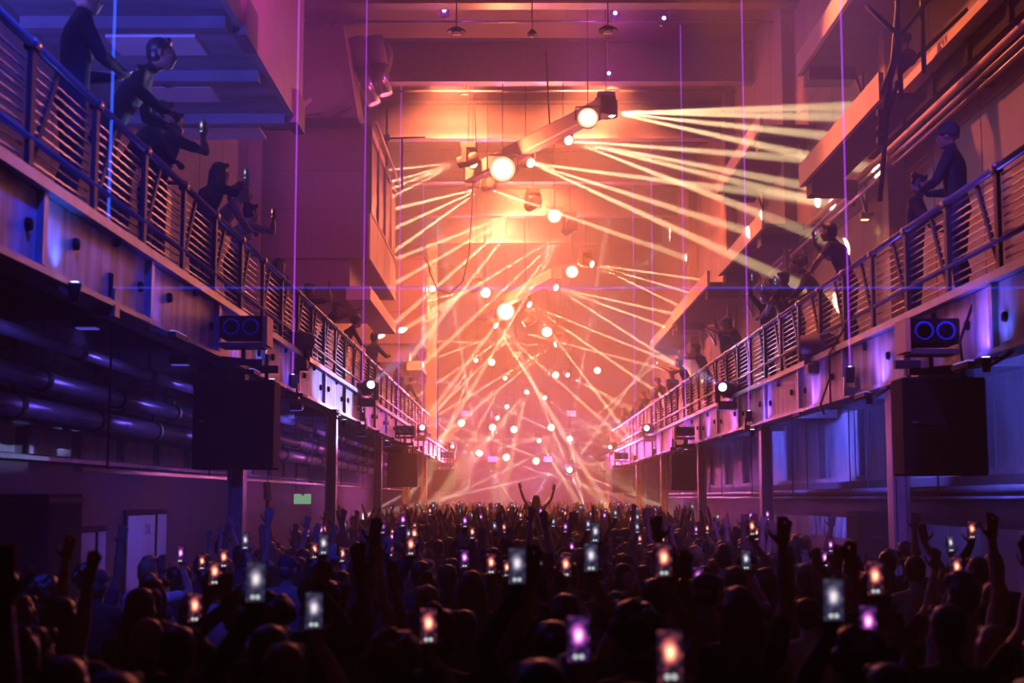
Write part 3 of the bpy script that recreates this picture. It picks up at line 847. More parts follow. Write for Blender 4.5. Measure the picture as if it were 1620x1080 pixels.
# loose cable hanging under the near bar
pts = [(746, 275), (748, 290), (746, 340), (742, 400), (732, 445), (712, 464), (692, 458), (680, 430), (675, 400)]
tag(MB().tube([at(x, y, 40.75) for x, y in pts], .016, 5).build('loose_cable', MAT['black'], origin=at(748, 285, 41)), 'thin dark cable drooping in a loop under the near light bar', 'cable')

# ---------------------------------------------------------------- movers on the gallery edges and lasers on the columns
for i, (px, py, X, ex, ey, dy, e) in enumerate(((587, 608, -3.1, 690, 520, -4, 15000), (1143, 612, 4.1, 1020, 535, -4, 15000), (668, 676, -3.1, 730, 655, -4, 15000), (1023, 677, 4.1, 950, 668, -4, 15000), (965, 707, 4.1, 880, 745, -4, 15000), (716, 706, -3.1, 750, 735, -4, 15000))):
    Y = F * abs(X) / abs(px - 817)
    p = at(px, py, Y)
    moving_head(p, [at(ex, ey, Y + dy)], ('blue-white moving head', 'bright blue moving head', 'small blue moving head', 'second blue moving head', 'distant blue moving head', 'distant pale moving head')[i] + ' on the %s gallery edge' % ('left' if X < 0 else 'right'), e, (.35, .4, 1.0), 7, 'moving heads on the gallery edges', me_lens_blue, 1.25, True)
# two heads at rest on the ledge
for px, py, X, ex in ((492, 540, -3.2, 560), (1268, 545, 4.2, 1180)):
    Y = F * abs(X) / abs(px - 817)
    p = at(px, py, Y)
    moving_head(p, [at(ex, py, Y + .5)], 'moving head turned sideways on the %s gallery edge, pale lens' % ('left' if X < 0 else 'right'), 120, (.4, .45, 1), 40, 'moving heads on the gallery edges', me_lens_blue, 1.35, True)

laser_m = laser_glow('blue_laser_line', (.03, .10, 1.0), .55)  # glowing tubes: laser light scattered by the haze, put into emission
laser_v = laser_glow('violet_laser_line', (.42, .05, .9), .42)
me_clampbody = MB().boxc((0, 0, .05), (.2, .14, .1)).boxc((-.07, 0, .16), (.03, .06, .16)).boxc((.07, 0, .16), (.03, .06, .16)).mesh('bracket', MAT['steel'])
me_clamphead = MB().lathe([(-.08, .05), (.1, .065), (.12, .06)], n=12).mesh('head', MAT['fixture'])
me_laser_lens = MB().lathe([(0, .025), (.01, .02)], n=10).mesh('lens', lens_blue)
lz = [('left', -3.3, 11.8, 455, 168), ('left', -3.3, 21.3, 605, 463), ('left', -3.3, 31.0, 660, 573), ('left', -3.3, 41, 690, 630), ('left', -3.3, 50, 710, 667), ('left', -3.3, 59, 725, 690),
      ('right', 4.3, 18.4, 595, 1345), ('right', 4.3, 26.5, 660, 1185), ('right', 4.3, 36.2, 700, 1085), ('right', 4.3, 45, 715, 1035), ('right', 4.3, 52, 725, 1005)]
for i, (side, X, Y, py, px) in enumerate(lz):
    p = at(px, py, Y)
    k = i if side == 'left' else i - 6
    t = thing('laser_projector', 'small laser projector clamped on the %s gallery front, %s from the camera' % (side, ORD[k]), 'laser', p, group='laser projectors on the gallery fronts')
    inst('bracket', me_clampbody, t, (0, 0, -.25)); inst('head', me_clamphead, t, (0, 0, -.0)); inst('lens', me_laser_lens, t, (0, 0, .12))
    MB().bar(p + Vector((0, 0, -.22)), (p.x + (.12 if X > 0 else -.12), p.y, p.z - .22), .05).build('arm', MAT['steel'], t)
    r = .011 + .006 * (Y / 40)
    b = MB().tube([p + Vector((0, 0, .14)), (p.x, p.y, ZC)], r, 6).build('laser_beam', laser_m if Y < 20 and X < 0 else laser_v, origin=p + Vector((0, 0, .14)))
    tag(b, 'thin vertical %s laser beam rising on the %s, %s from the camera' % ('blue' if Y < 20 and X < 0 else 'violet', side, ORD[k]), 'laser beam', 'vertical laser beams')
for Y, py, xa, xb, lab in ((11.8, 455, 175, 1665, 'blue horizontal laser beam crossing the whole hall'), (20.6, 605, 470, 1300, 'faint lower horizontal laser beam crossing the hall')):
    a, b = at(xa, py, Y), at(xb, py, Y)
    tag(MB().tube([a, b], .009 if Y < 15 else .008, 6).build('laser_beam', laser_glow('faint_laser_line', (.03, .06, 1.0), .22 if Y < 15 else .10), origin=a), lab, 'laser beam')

# blue uplights washing the gallery fronts
def uplight(p, energy, label, color=(.06, .14, 1.0), tilt=.0):
    p = Vector(p)
    sx = 1 if p.x > 0 else -1
    t = thing('uplight', label, 'lamp', p, group='blue uplights on the gallery fronts')
    MB().lathe([(-.08, .035), (.03, .05), (.05, .05)], p, n=14).build('can', MAT['fixture'], t)
    MB().lathe([(.045, .04), (.055, .035)], p, n=14).build('lens', glow('uplight_lens', (.55, .7, 1), 9), t)
    MB().bar(p - Vector((0, 0, .05)), (XR + .1 if sx > 0 else XL - .1, p.y, (RB if sx > 0 else LB) + .03), .03).build('arm', MAT['steel'], t)
    lamp('SPOT', p + Vector((0, 0, .1)), energy, color, .04, to=p + Vector((.22 * sx, 0, 1)), angle=100, blend=.7, parent=t)
for i, (px, py, e) in enumerate(((118, 458, 22), (430, 606, 16), (545, 668, 14), (612, 700, 14))):
    Y = F * 3.22 / (817 - px)
    uplight(at(px, py, Y), e, 'blue uplight on the left gallery front, %s from the camera' % ORD[i])
for i, (px, py, e) in enumerate(((1375, 628, 16), (1190, 684, 14), (1085, 714, 14), (1560, 574, 14))):
    Y = F * 4.2 / (px - 817)
    uplight(at(px, py, Y), e, 'blue uplight on the right gallery front, %s' % ('beside the nearest column', 'below the slatted railing', 'near the far speakers', 'at the picture edge')[i])

# violet strip lights added to tint both gallery fronts
n = 0
for side, X, zb in (('left', XL + .24, LB - .06), ('right', XR - .24, RB - .06)):
    for k in range(11):
        y = 13.2 + 3.9 * k
        sx = 1 if X > 0 else -1
        p = Vector((X, y, zb))
        t = thing('strip_light', 'short violet strip light hooked under the %s gallery front, %s from the camera' % (side, ORD[k]), 'lamp', p, group='violet strip lights under the gallery fronts')
        MB().boxc(p - Vector((0, 0, .03)), (.07, .5, .05)).build('housing', MAT['fixture'], t)
        MB().boxc(p, (.05, .46, .012)).build('tube', glow('violet_tube', (.3, .2, 1), 1.2), t)
        MB().bar(p - Vector((0, .2, .03)), (X + .26 * sx, y - .2, zb + .03), .025).build('hook', MAT['steel'], t)
        MB().bar(p - Vector((0, -.2, .03)), (X + .26 * sx, y + .2, zb + .03), .025).build('hook', MAT['steel'], t)
        c = (.20 + .012 * k, .09, 1.0) if side == 'right' else (.12 + .02 * k, .08, 1.0)
        lamp('SPOT', p + Vector((0, 0, .06)), 75 if side == 'right' else (14 if k < 2 else 22), c, .15, to=p + Vector((.5 * sx, 0, 1)), angle=140, blend=.8, parent=t)

# ---------------------------------------------------------------- hung loudspeakers
def speaker_set(side, x0, x1, ytop, ybot, Y, n, small=None):
    sx = 1 if side == 'right' else -1
    a, b = at(x0, ybot, Y), at(x1, ytop, Y)
    dep = .5
    c = (a + b) / 2
    where = ORD[n]
    t = thing('loudspeaker', 'big black square loudspeaker hung under the %s gallery front, %s from the camera' % (side, where), 'speaker', (c.x, Y + dep / 2, a.z), group='big hung loudspeakers')
    MB().box((a.x, Y, a.z), (b.x, Y + dep, b.z)).build('cabinet', MAT['black'], t, bevel=.02)
    MB().box((a.x + .03, Y - .02, a.z + .03), (b.x - .03, Y, (a.z + b.z) / 2 - .01)).build('grille', MAT['cloth_black'], t)
    MB().box((a.x + .03, Y - .02, (a.z + b.z) / 2 + .01), (b.x - .03, Y, b.z - .03)).build('grille', MAT['cloth_black'], t)
    for x in (a.x + .15, b.x - .15):
        MB().tube([(x, Y + .3, b.z), (x, Y + .3, b.z + .35)], .025, 6).build('hanger', MAT['fixture'], t)
    MB().bar((a.x, Y + .3, b.z + .16), (b.x + .0, Y + .3, b.z + .16), .09).build('fly_bar', MAT['fixture'], t)
    MB().bar((c.x, Y + .3, b.z + .16), (XR + .1 if sx > 0 else XL - .1, Y + .3, (RB if sx > 0 else LB) + .03), .07).build('support_arm', MAT['fixture'], t)
    MB().boxc((a.x + .12, Y - .03, (a.z + b.z) / 2 + .04), (.06, .02, .02)).build('badge', MAT['rail'], t)
    if small:
        sx0, sx1, sy0, sy1 = small
        Y = F * (abs(XR if sx > 0 else XL) - .07) / max(abs(sx0 - 817), abs(sx1 - 817)) + .2
        p, q = at(sx0, sy1, Y - .2), at(sx1, sy0, Y - .2)
        t = thing('speaker', 'small two-cone speaker above the big one on the %s gallery front, %s from the camera' % (side, where), 'speaker', ((p.x + q.x) / 2, Y, p.z), group='small two-cone speakers')
        MB().box((p.x, Y - .2, p.z), (q.x, Y + .25, q.z)).build('cabinet', MAT['black'], t, bevel=.012)
        r = (q.z - p.z) * .36
        for f in (.28, .72):
            cx = p.x + (q.x - p.x) * f
            MB().lathe([(0, r * 1.08), (.012, r), (-.02, r * .55), (-.03, r * .25), (-.015, .001)], (cx, Y - .2, (p.z + q.z) / 2), axis=(0, -1, 0), n=24).build('cone', MAT['cone'], t)
        MB().box(((q.x if sx < 0 else p.x - .05), Y - .2, p.z - .08), ((q.x + .05 if sx < 0 else p.x), Y + .2, q.z)).build('side_bracket', MAT['bracket'], t)
        MB().box((p.x, Y - .18, p.z - .1), (q.x, Y + .2, p.z - .05)).build('shelf', MAT['steel'], t)
        MB().bar(((p.x + q.x) / 2, Y, p.z - .1), ((p.x + q.x) / 2, Y, p.z - .26), .05).build('stem', MAT['fixture'], t)
        MB().bar(((p.x + q.x) / 2 - .22, Y, p.z - .26), ((p.x + q.x) / 2 + .22, Y, p.z - .26), .07).build('cross_bar', MAT['fixture'], t)
        MB().bar(((p.x + q.x) / 2, Y, p.z - .24), ((XR + .1) if sx > 0 else (XL - .1), Y, p.z - .2), .05).build('arm', MAT['fixture'], t)
speaker_set('left', 302, 434, 601, 742, 17.6, 0, (346, 416, 499, 534))
speaker_set('left', 612, 660, 716, 770, 44, 1, (626, 655, 673, 687))
speaker_set('left', 684, 719, 742, 777, 62, 2, (697, 718, 714, 724))
speaker_set('left', 718, 745, 757, 781, 72, 3)
speaker_set('right', 1432, 1560, 596, 752, 15.2, 0, (1441, 1518, 503, 543))
speaker_set('right', 1063, 1113, 719, 775, 37.5, 1, (1070, 1099, 675, 688))
speaker_set('right', 969, 1001, 744, 779, 60, 2, (973, 994, 716, 726))

# cables down the right gallery front and a small yellow wall lamp behind the people
for i, (pts, X, lab) in enumerate(([[(1336, 492), (1312, 560), (1314, 640)], XR - .12, 'dark cable drooping down the right gallery front beside the nearest column'], [[(1522, 470), (1518, 540), (1526, 600)], XR - .12, 'dark cable hanging beside the small right speaker'], [[(1300, 585), (1298, 640), (1304, 655)], XR - .12, 'short dark cable on the right gallery front'])):
    P3 = [at(x, y, F * X / (x - 817)) for x, y in pts]
    P3[0].x = XR + .04
    tag(MB().tube(P3, .014, 5).build('hanging_cable', MAT['black'], origin=P3[0]), lab, 'cable', 'cables on the right gallery front')
for px, py, lab, e in ((1405, 300, 'small yellow wall lamp above the person with a bun', 26), (1368, 342, 'small yellow wall lamp near the person filming', 14)):
    p = at(px, py, F * 6.15 / (px - 817))
    t = thing('wall_lamp', lab, 'lamp', p, group='yellow lamps on the right wall')
    MB().boxc(p, (.16, .14, .12)).build('housing', MAT['ledge'], t, bevel=.01)
    MB().bar(p, (WR, p.y, p.z + .05), .04).build('arm', MAT['steel'], t)
    MB().boxc(p - Vector((0, 0, .065)), (.12, .1, .012)).build('lens', glow('yellow_lens', (1, .75, .25), 5), t)
    lamp('SPOT', p - Vector((0, 0, .12)), e, (1, .72, .22), .04, to=p + Vector((.2, -.9, -1)), angle=50, blend=.5, parent=t)

# ================================================================== PEOPLE
def two_bone(sh, hand, l1, l2, hint):
    """Elbow of an arm (or knee of a leg) reaching from sh to hand, bent toward hint."""
    sh, hand = Vector(sh), Vector(hand)
    d = hand - sh
    L = min(d.length, (l1 + l2) * .995)
    d.normalize()
    hand = sh + d * L
    a = (l1 * l1 - l2 * l2 + L * L) / (2 * L)
    h = math.sqrt(max(0, l1 * l1 - a * a))
    n = Vector(hint) - d * Vector(hint).dot(d)
    n.normalize()
    return sh + d * a + n * h, hand

class Figure:
    """Tapered limbs and rounded masses, fused afterwards into one continuous skin."""
    def __init__(s):
        s.mb = MB(); s.prims = []        # (p, q, r, tag)
    def ball(s, c, r, tag, rot=None):
        r = r if hasattr(r, '__len__') else (r, r, r)
        c = Vector(c)
        nu, nv = 12, 8
        vs = [Vector((0, 0, r[2])), Vector((0, 0, -r[2]))]
        for i in range(1, nv):
            t = math.pi * i / nv
            for k in range(nu):
                p = 2 * math.pi * k / nu
                vs.append(Vector((r[0] * math.sin(t) * math.cos(p), r[1] * math.sin(t) * math.sin(p), r[2] * math.cos(t))))
        if rot is not None:
            vs = [rot @ v for v in vs]
        vs = [v + c for v in vs]
        fs = []
        for k in range(nu):
            fs.append((0, 2 + k, 2 + (k + 1) % nu)); b = 2 + (nv - 2) * nu
            fs.append((1, b + (k + 1) % nu, b + k))
        for i in range(nv - 2):
            for k in range(nu):
                a = 2 + i * nu + k; b = 2 + i * nu + (k + 1) % nu
                fs.append((a, a + nu, b + nu, b))
        s.mb.add(vs, fs)
        s.prims.append((c, c, min(r), tag))
    def limb(s, p, q, r0, r1, tag, flat=1.0):
        p, q = Vector(p), Vector(q)
        d = (q - p)
        n = max(2, int(d.length / .06))
        pts = [p + d * i / n for i in range(n + 1)]
        s.mb.tube(pts, [r0 + (r1 - r0) * i / n for i in range(n + 1)], 10)
        s.ball(p, r0, tag); s.ball(q, r1, tag)
        s.prims.append((p, q, (r0 + r1) / 2, tag))
    def mass(s, secs, tag):
        """Stacked elliptical sections [(x, y, z, rx, ry), ...]."""
        n = 16; vs = []; fs = []
        for x, y, z, rx, ry in secs:
            vs += [(x + rx * math.cos(2 * math.pi * k / n), y + ry * math.sin(2 * math.pi * k / n), z) for k in range(n)]
        for i in range(len(secs) - 1):
            for k in range(n):
                a = i * n + k; b = i * n + (k + 1) % n
                fs.append((a, b, b + n, a + n))
        fs.append(tuple(reversed(range(n)))); fs.append(tuple((len(secs) - 1) * n + k for k in range(n)))
        s.mb.add(vs, fs)
        for i in range(len(secs) - 1):
            a, b = secs[i], secs[i + 1]
            s.prims.append((Vector(a[:3]), Vector(b[:3]), (a[3] + a[4] + b[3] + b[4]) / 4, tag))
    def fuse(s, name, mats, voxel=.010, smooth=4):
        me = s.mb.mesh(name)
        o = bpy.data.objects.new('tmp', me); col.objects.link(o)
        m = o.modifiers.new('r', 'REMESH'); m.mode = 'VOXEL'; m.voxel_size = voxel
        m = o.modifiers.new('s', 'SMOOTH'); m.factor = .5; m.iterations = smooth
        dg = bpy.context.evaluated_depsgraph_get(); dg.update()
        out = bpy.data.meshes.new_from_object(o.evaluated_get(dg))
        out.name = name
        bpy.data.objects.remove(o); bpy.data.meshes.remove(me)
        n = len(out.polygons)
        out.polygons.foreach_set('use_smooth', [True] * n)
        for mt in mats: out.materials.append(mt)
        if len(mats) > 1:
            c = np.zeros(n * 3); out.polygons.foreach_get('center', c); c = c.reshape(-1, 3)
            best = np.full(n, 1e9); idx = np.zeros(n, int)
            for p, q, r, tg in s.prims:
                p, q = np.array(p), np.array(q); d = q - p; L = d @ d
                t = np.clip(((c - p) @ d) / L, 0, 1) if L > 1e-12 else np.zeros(n)
                dist = np.linalg.norm(c - (p + t[:, None] * d), axis=1) - r
                w = dist < best
                best[w] = dist[w]; idx[w] = tg
            out.polygons.foreach_set('material_index', idx)
        return out

SKIN, TOP, LEGS = 0, 1, 2
def hand(f, wrist, fwd, palm_n, mode, side):
    """Palm with five separate fingers. fwd: along the hand; palm_n: out of the palm; mode: 'open', 'grip', 'relaxed', 'fist'."""
    fwd = Vector(fwd).normalized()
    pn = Vector(palm_n); pn = (pn - fwd * pn.dot(fwd)).normalized()
    lat = fwd.cross(pn) * side                 # toward the thumb
    w = Vector(wrist)
    R3 = Matrix((lat, fwd, pn)).transposed()
    pc = w + fwd * .052
    f.ball(pc, (.042, .055, .017), SKIN, R3)
    curl = {'open': (.05, .05, .05), 'relaxed': (.35, .5, .3), 'grip': (.9, 1.1, .5), 'hold': (-.02, .05, .05), 'fist': (1.3, 1.5, .9)}[mode]
    spread = {'open': .16, 'relaxed': .07, 'grip': .05, 'hold': .03, 'fist': .02}[mode]
    for i, (o, L) in enumerate(((.030, .070), (.010, .080), (-.010, .074), (-.030, .058))):
        base = w + fwd * .095 + lat * o
        ang = 0
        d0 = (fwd + lat * o * spread / .03).normalized()
        p = base - d0 * .02
        segs = (L * .45, L * .32, L * .23)
        for sgi, sl in enumerate(segs):
            ang += curl[sgi]
            d = (d0 * math.cos(ang) + pn * math.sin(ang)).normalized()
            q = p + d * (sl + (.02 if sgi == 0 else 0))
            f.limb(p, q, .0105 - .001 * sgi, .0098 - .001 * sgi, SKIN)
            p = q
    p = w + fwd * .035 + lat * .034            # thumb leaves the side of the palm near its base
    d = (lat * .8 + fwd * .65 + pn * (.2 if mode != 'open' else .05)).normalized()
    q = p + d * .045
    f.limb(p, q, .0125, .011, SKIN)
    d2 = (fwd * .9 + lat * .25 + pn * (.55 if mode in ('grip', 'fist', 'hold') else .1)).normalized()
    f.limb(q, q + d2 * .035, .011, .009, SKIN)

HEADC = Vector((0, .02, 1.625))
def person_mesh(name, arms, lean=0.0, sleeve='short', turn=0.0, legs='stand', female=False):
    """arms: for side -1 (left) and +1 (right): (hand target, elbow hint, fwd, palm normal, hand mode). Faces +Y."""
    f = Figure()
    k = .93 if female else 1.0
    ly = lambda z: lean * max(0, z - .95)      # forward lean of the trunk
    ld = lambda z: -.35 * lean * ly(z)
    def P(x, y, z): return Vector((x, y + ly(z), z + ld(z)))
    if legs == 'stand':
        for s in (-1, 1):
            f.limb((s * .095, 0, .90), (s * .105, .015, .50), .085 * k, .056, LEGS)
            f.limb((s * .105, .015, .50), (s * .11, -.02, .09), .056, .038, LEGS)
            f.limb((s * .105, .0, .42), (s * .108, -.03, .33), .055, .05, LEGS)
            f.ball((s * .115, .05, .045), (.045, .13, .045), LEGS)
    else:                                      # riding on shoulders
        for s in (-1, 1):
            f.limb((s * .10, 0, .90), (s * .15, .34, .86), .085, .06, LEGS)
            f.limb((s * .15, .34, .86), (s * .13, .40, .47), .058, .04, LEGS)
            f.ball((s * .13, .44, .42), (.045, .11, .045), LEGS)
    hip = .165 if not female else .17
    secs = [(0, 0, .84, .13, .09), (0, -.01, .90, hip, .115), (0, 0, 1.0, hip - .01, .11), (0, .005, 1.10, .145 * k, .10), (0, .005, 1.22, .165 * k, .11),
            (0, 0, 1.32, .185 * k, .115), (0, -.01, 1.40, .175 * k, .095), (0, -.012, 1.455, .11 * k, .07), (0, -.01, 1.49, .062, .058)]
    f.mass([(x, y + ly(z), z + ld(z), a, b) for x, y, z, a, b in secs[:3]], LEGS)
    f.mass([(x, y + ly(z), z + ld(z), a, b) for x, y, z, a, b in secs[2:]], TOP)
    if female:
        for s in (-1, 1): f.ball(P(s * .075, .075, 1.29), (.065, .06, .065), TOP)
    # neck and head
    Rt = Matrix.Rotation(turn, 3, 'Z')
    nb = P(0, -.01, 1.47)
    hc = P(0, .02, 1.625)
    f.limb(nb, hc - Vector((0, .015, .07)), .056 * k, .052 * k, SKIN)
    def H(x, y, z): return hc + Rt @ Vector((x, y, z))
    f.ball(H(0, -.012, .035), (.075, .095, .085), SKIN, Rt)
    f.ball(H(0, .02, -.025), (.062, .078, .085), SKIN, Rt)
    f.ball(H(0, .05, -.075), (.040, .040, .036), SKIN, Rt)      # chin
    f.limb(H(0, .092, .012), H(0, .112, -.024), .009, .013, SKIN)  # nose
    f.limb(H(-.028, .087, .026), H(.028, .087, .026), .012, .012, SKIN)  # brow
    f.limb(H(-.018, .093, -.052), H(.018, .093, -.052), .009, .009, SKIN)  # mouth
    for s in (-1, 1):
        f.ball(H(s * .076, -.008, .0), (.011, .02, .032), SKIN, Rt)
        f.ball(H(s * .034, .074, -.012), (.022, .018, .018), SKIN, Rt)
    grips = {}
    for s in (-1, 1):
        tgt, hint, fwd, pn, mode = arms[s]
        sh = P(s * .175 * k, -.005, 1.405)
        f.limb(P(s * .06, -.005, 1.42), sh, .068 * k, .066 * k, TOP)
        el, hd = two_bone(sh, tgt, .29, .26, hint)
        cut = sh + (el - sh) * .55
        if sleeve == 'short':
            f.limb(sh, cut, .058 * k, .053 * k, TOP); f.limb(cut, el, .044 * k, .038 * k, SKIN)
        elif sleeve == 'long':
            f.limb(sh, el, .057 * k, .046 * k, TOP)
        else:
            f.limb(sh, el, .052 * k, .038 * k, SKIN)
        mid = el + (hd - el) * .35
        tg = TOP if sleeve == 'long' else SKIN
        ex = .006 if sleeve == 'long' else 0
        f.limb(el, mid, .038 * k + ex, .041 * k + ex, tg); f.limb(mid, hd, .041 * k + ex, .026 + ex, tg)
        hand(f, hd, fwd, pn, mode, s)
        fw = Vector(fwd).normalized(); n_ = Vector(pn); n_ = (n_ - fw * n_.dot(fw)).normalized()
        grips[s] = hd + fw * (.125 if mode == 'hold' else .085) + n_ * (.026 if mode == 'hold' else .03)
    me = f.fuse(name, [PM['skin'][0], PM['top'][0], PM['legs'][0]])
    return dict(mesh=me, hand=grips, head=hc, turn=turn)

def pm(name, c, rough=.8, var=.25, spec=.3): return material(name, c, rough, var=var, scale=14, spec=spec)
PM = dict(
    skin=[pm('skin_a', (.42, .25, .18), .5), pm('skin_b', (.26, .14, .09), .5), pm('skin_c', (.55, .36, .28), .5)],
    top=[pm('black_top', (.015, .015, .017)), pm('charcoal_top', (.05, .05, .055)), pm('navy_top', (.02, .025, .07)), pm('white_top', (.6, .6, .62)), pm('grey_top', (.2, .2, .21)), pm('olive_top', (.07, .075, .04))],
    legs=[pm('dark_jeans', (.02, .022, .035)), pm('black_trousers', (.012, .012, .013))],
    hair=[pm('black_hair', (.010, .008, .007), .45, spec=.5), pm('brown_hair', (.045, .024, .013), .45, spec=.5), pm('fair_hair', (.28, .18, .08), .5, spec=.5)],
)
TOPN = ['black', 'charcoal', 'navy', 'white', 'grey', 'olive']
HAIRN = ['black', 'brown', 'fair']

def hair_mesh(style):
    """Hair around a head centred on the origin (head faces +Y)."""
    f = Figure()
    if style == 'cap':
        f.ball((0, -.005, .055), (.088, .105, .075), 0); f.limb((-.045, .10, .05), (.045, .10, .05), .012, .012, 0); f.ball((0, .125, .045), (.065, .055, .012), 0)
        f.ball((0, -.04, -.02), (.078, .065, .055), 0)
    elif style == 'beanie':
        f.ball((0, -.012, .06), (.092, .108, .092), 0); f.limb((-.06, -.06, .02), (.06, -.06, .02), .035, .035, 0); f.limb((-.078, -.05, .02), (-.07, .06, .035), .02, .02, 0); f.limb((.078, -.05, .02), (.07, .06, .035), .02, .02, 0)
    elif style == 'curly':
        random.seed(3)
        for i in range(46):
            u = random.uniform(-.2, 1); p = random.uniform(0, 6.28); q = math.sqrt(max(0, 1 - u * u))
            v = Vector((.1 * q * math.cos(p), -.03 + .105 * q * math.sin(p), .05 + .105 * u))
            if v.y > .055 and v.z < .06: continue
            f.ball(v, .034, 0)
        f.ball((0, -.03, .05), (.095, .1, .1), 0)
    else:
        f.ball((0, -.024, .048), (.085, .098, .088), 0)
        f.ball((0, -.04, .0), (.080, .074, .082), 0)
        f.limb((-.05, .045, .095), (.05, .05, .095), .028, .028, 0)
        if style == 'long':
            for x in (-.055, -.02, .02, .055):
                f.limb((x, -.07, .02), (x * 1.35, -.085, -.15), .046, .042, 0); f.limb((x * 1.35, -.085, -.15), (x * 1.2, -.105, -.30), .042, .022, 0)
            for s in (-1, 1): f.limb((s * .075, -.01, .03), (s * .085, -.01, -.17), .026, .02, 0)
        if style == 'bun':
            f.ball((0, -.075, .125), (.045, .045, .042), 0)
        if style == 'ponytail':
            f.ball((0, -.115, .06), (.03, .03, .03), 0); f.limb((0, -.13, .05), (0, -.16, -.08), .028, .032, 0); f.limb((0, -.16, -.08), (0, -.145, -.2), .032, .012, 0)
        if style == 'quiff':
            f.limb((-.04, .05, .12), (.04, .05, .12), .03, .03, 0); f.ball((0, .0, .125), (.065, .08, .04), 0)
    return f.fuse('hair', [PM['hair'][0]], .011, 3)
HAIR = {s: hair_mesh(s) for s in ('short', 'long', 'bun', 'ponytail', 'quiff', 'curly', 'cap', 'beanie')}

UP, FW = Vector((0, 0, 1)), Vector((0, 1, 0))
rest = lambda s: ((s * .25, .04, .86), (s * .3, -1, 0), (0, .15, -1), (-s, 0, 0), 'relaxed')
front = lambda s: ((s * .10, .30, 1.12), (s * 1, -.4, -.6), (-s * .6, .8, .2), (0, .1, 1), 'relaxed')
high = lambda s, x=.22, y=.12, z=1.92: ((s * x, y, z), (s * 1, -.2, .2), (s * .15, .1, 1), (0, 1, 0), 'open')
phone_r = lambda s, x=.14, y=.34, z=1.66: ((s * x, y, z), (s * .8, .1, -1), (-s * .1, .1, 1), (0, -1, .05), 'hold')
phone_h = lambda s, x=.16, y=.22, z=1.84: ((s * x, y, z), (s * 1, .1, -.3), (-s * .1, .1, 1), (0, -1, .05), 'hold')
POSES = {
    'arms down': person_mesh('person', {-1: rest(-1), 1: rest(1)}),
    'arms down slim': person_mesh('person', {-1: rest(-1), 1: front(1)}, female=True, sleeve='none'),
    'hands in front': person_mesh('person', {-1: front(-1), 1: front(1)}, sleeve='long', lean=.08),
    'phone right': person_mesh('person', {-1: rest(-1), 1: phone_r(1)}),
    'phone left high': person_mesh('person', {-1: phone_h(-1), 1: rest(1)}, sleeve='long'),
    'phone high slim': person_mesh('person', {-1: front(-1), 1: phone_h(1)}, female=True, sleeve='none'),
    'both arms up': person_mesh('person', {-1: high(-1, .42, .05, 1.88), 1: high(1, .42, .05, 1.88)}, sleeve='short'),
    'right arm up': person_mesh('person', {-1: rest(-1), 1: high(1, .24, .08, 1.94)}, sleeve='short'),
    'left arm up': person_mesh('person', {-1: high(-1, .3, .1, 1.92), 1: front(1)}, sleeve='none', female=True),
    'arms up bent': person_mesh('person', {-1: high(-1, .26, .18, 1.72), 1: high(1, .2, .2, 1.78)}, sleeve='long'),
    'riding': person_mesh('person', {-1: high(-1, .40, .05, 1.9), 1: high(1, .44, .05, 1.86)}, sleeve='none', female=True, legs='ride'),
    'leaning': person_mesh('person', {-1: ((-.22, .42, 1.07), (-1, -.3, -.3), (.6, .8, 0), (0, 0, -1), 'relaxed'), 1: ((.22, .42, 1.07), (1, -.3, -.3), (-.6, .8, 0), (0, 0, -1), 'relaxed')}, lean=.55, sleeve='long'),
    'leaning phone': person_mesh('person', {-1: ((-.22, .40, 1.08), (-1, -.3, -.3), (.6, .8, 0), (0, 0, -1), 'relaxed'), 1: ((.12, .52, 1.5), (1, .1, -1), (-.1, .1, 1), (0, -1, .05), 'hold')}, lean=.35, sleeve='short'),
    'reaching': person_mesh('person', {-1: ((-.3, .62, 1.46), (-1, -.3, -.5), (-.1, 1, .35), (0, .3, -1), 'open'), 1: ((.3, .6, 1.52), (1, -.3, -.5), (.2, 1, .4), (0, .3, -1), 'open')}, lean=.4, sleeve='none'),
    'cup': person_mesh('person', {-1: ((-.2, .36, 1.1), (-1, -.3, -.5), (.6, .8, 0), (0, 0, -1), 'relaxed'), 1: ((.16, .36, 1.24), (1, -.3, -.6), (-.3, 1, .1), (-1, 0, 0), 'grip')}, lean=.12, sleeve='long', turn=.35),
}

def set_mat(o, slot, m):
    o.material_slots[slot].link = 'OBJECT'
    o.material_slots[slot].material = m

def person(pose, loc, rz, hair, label, top=0, skin=0, hc=0, s=1.0, legs=0, group=None, hair_turn=0):
    d = POSES[pose]
    o = bpy.data.objects.new('person', d['mesh']); col.objects.link(o)
    o.location = loc; o.rotation_euler = (0, 0, rz); o.scale = (s, s, s)
    set_mat(o, 0, PM['skin'][skin]); set_mat(o, 1, PM['top'][top]); set_mat(o, 2, PM['legs'][legs])
    tag(o, label, 'person', group)
    nm = 'hat' if hair in ('cap', 'beanie') else 'hair'
    h = bpy.data.objects.new(nm, HAIR[hair]); col.objects.link(h)
    h.parent = o; h.location = d['head']; h.rotation_euler = (0, 0, d['turn'])
    set_mat(h, 0, PM['hair'][hc] if nm == 'hair' else PM['top'][(top + 1) % 3])
    return o

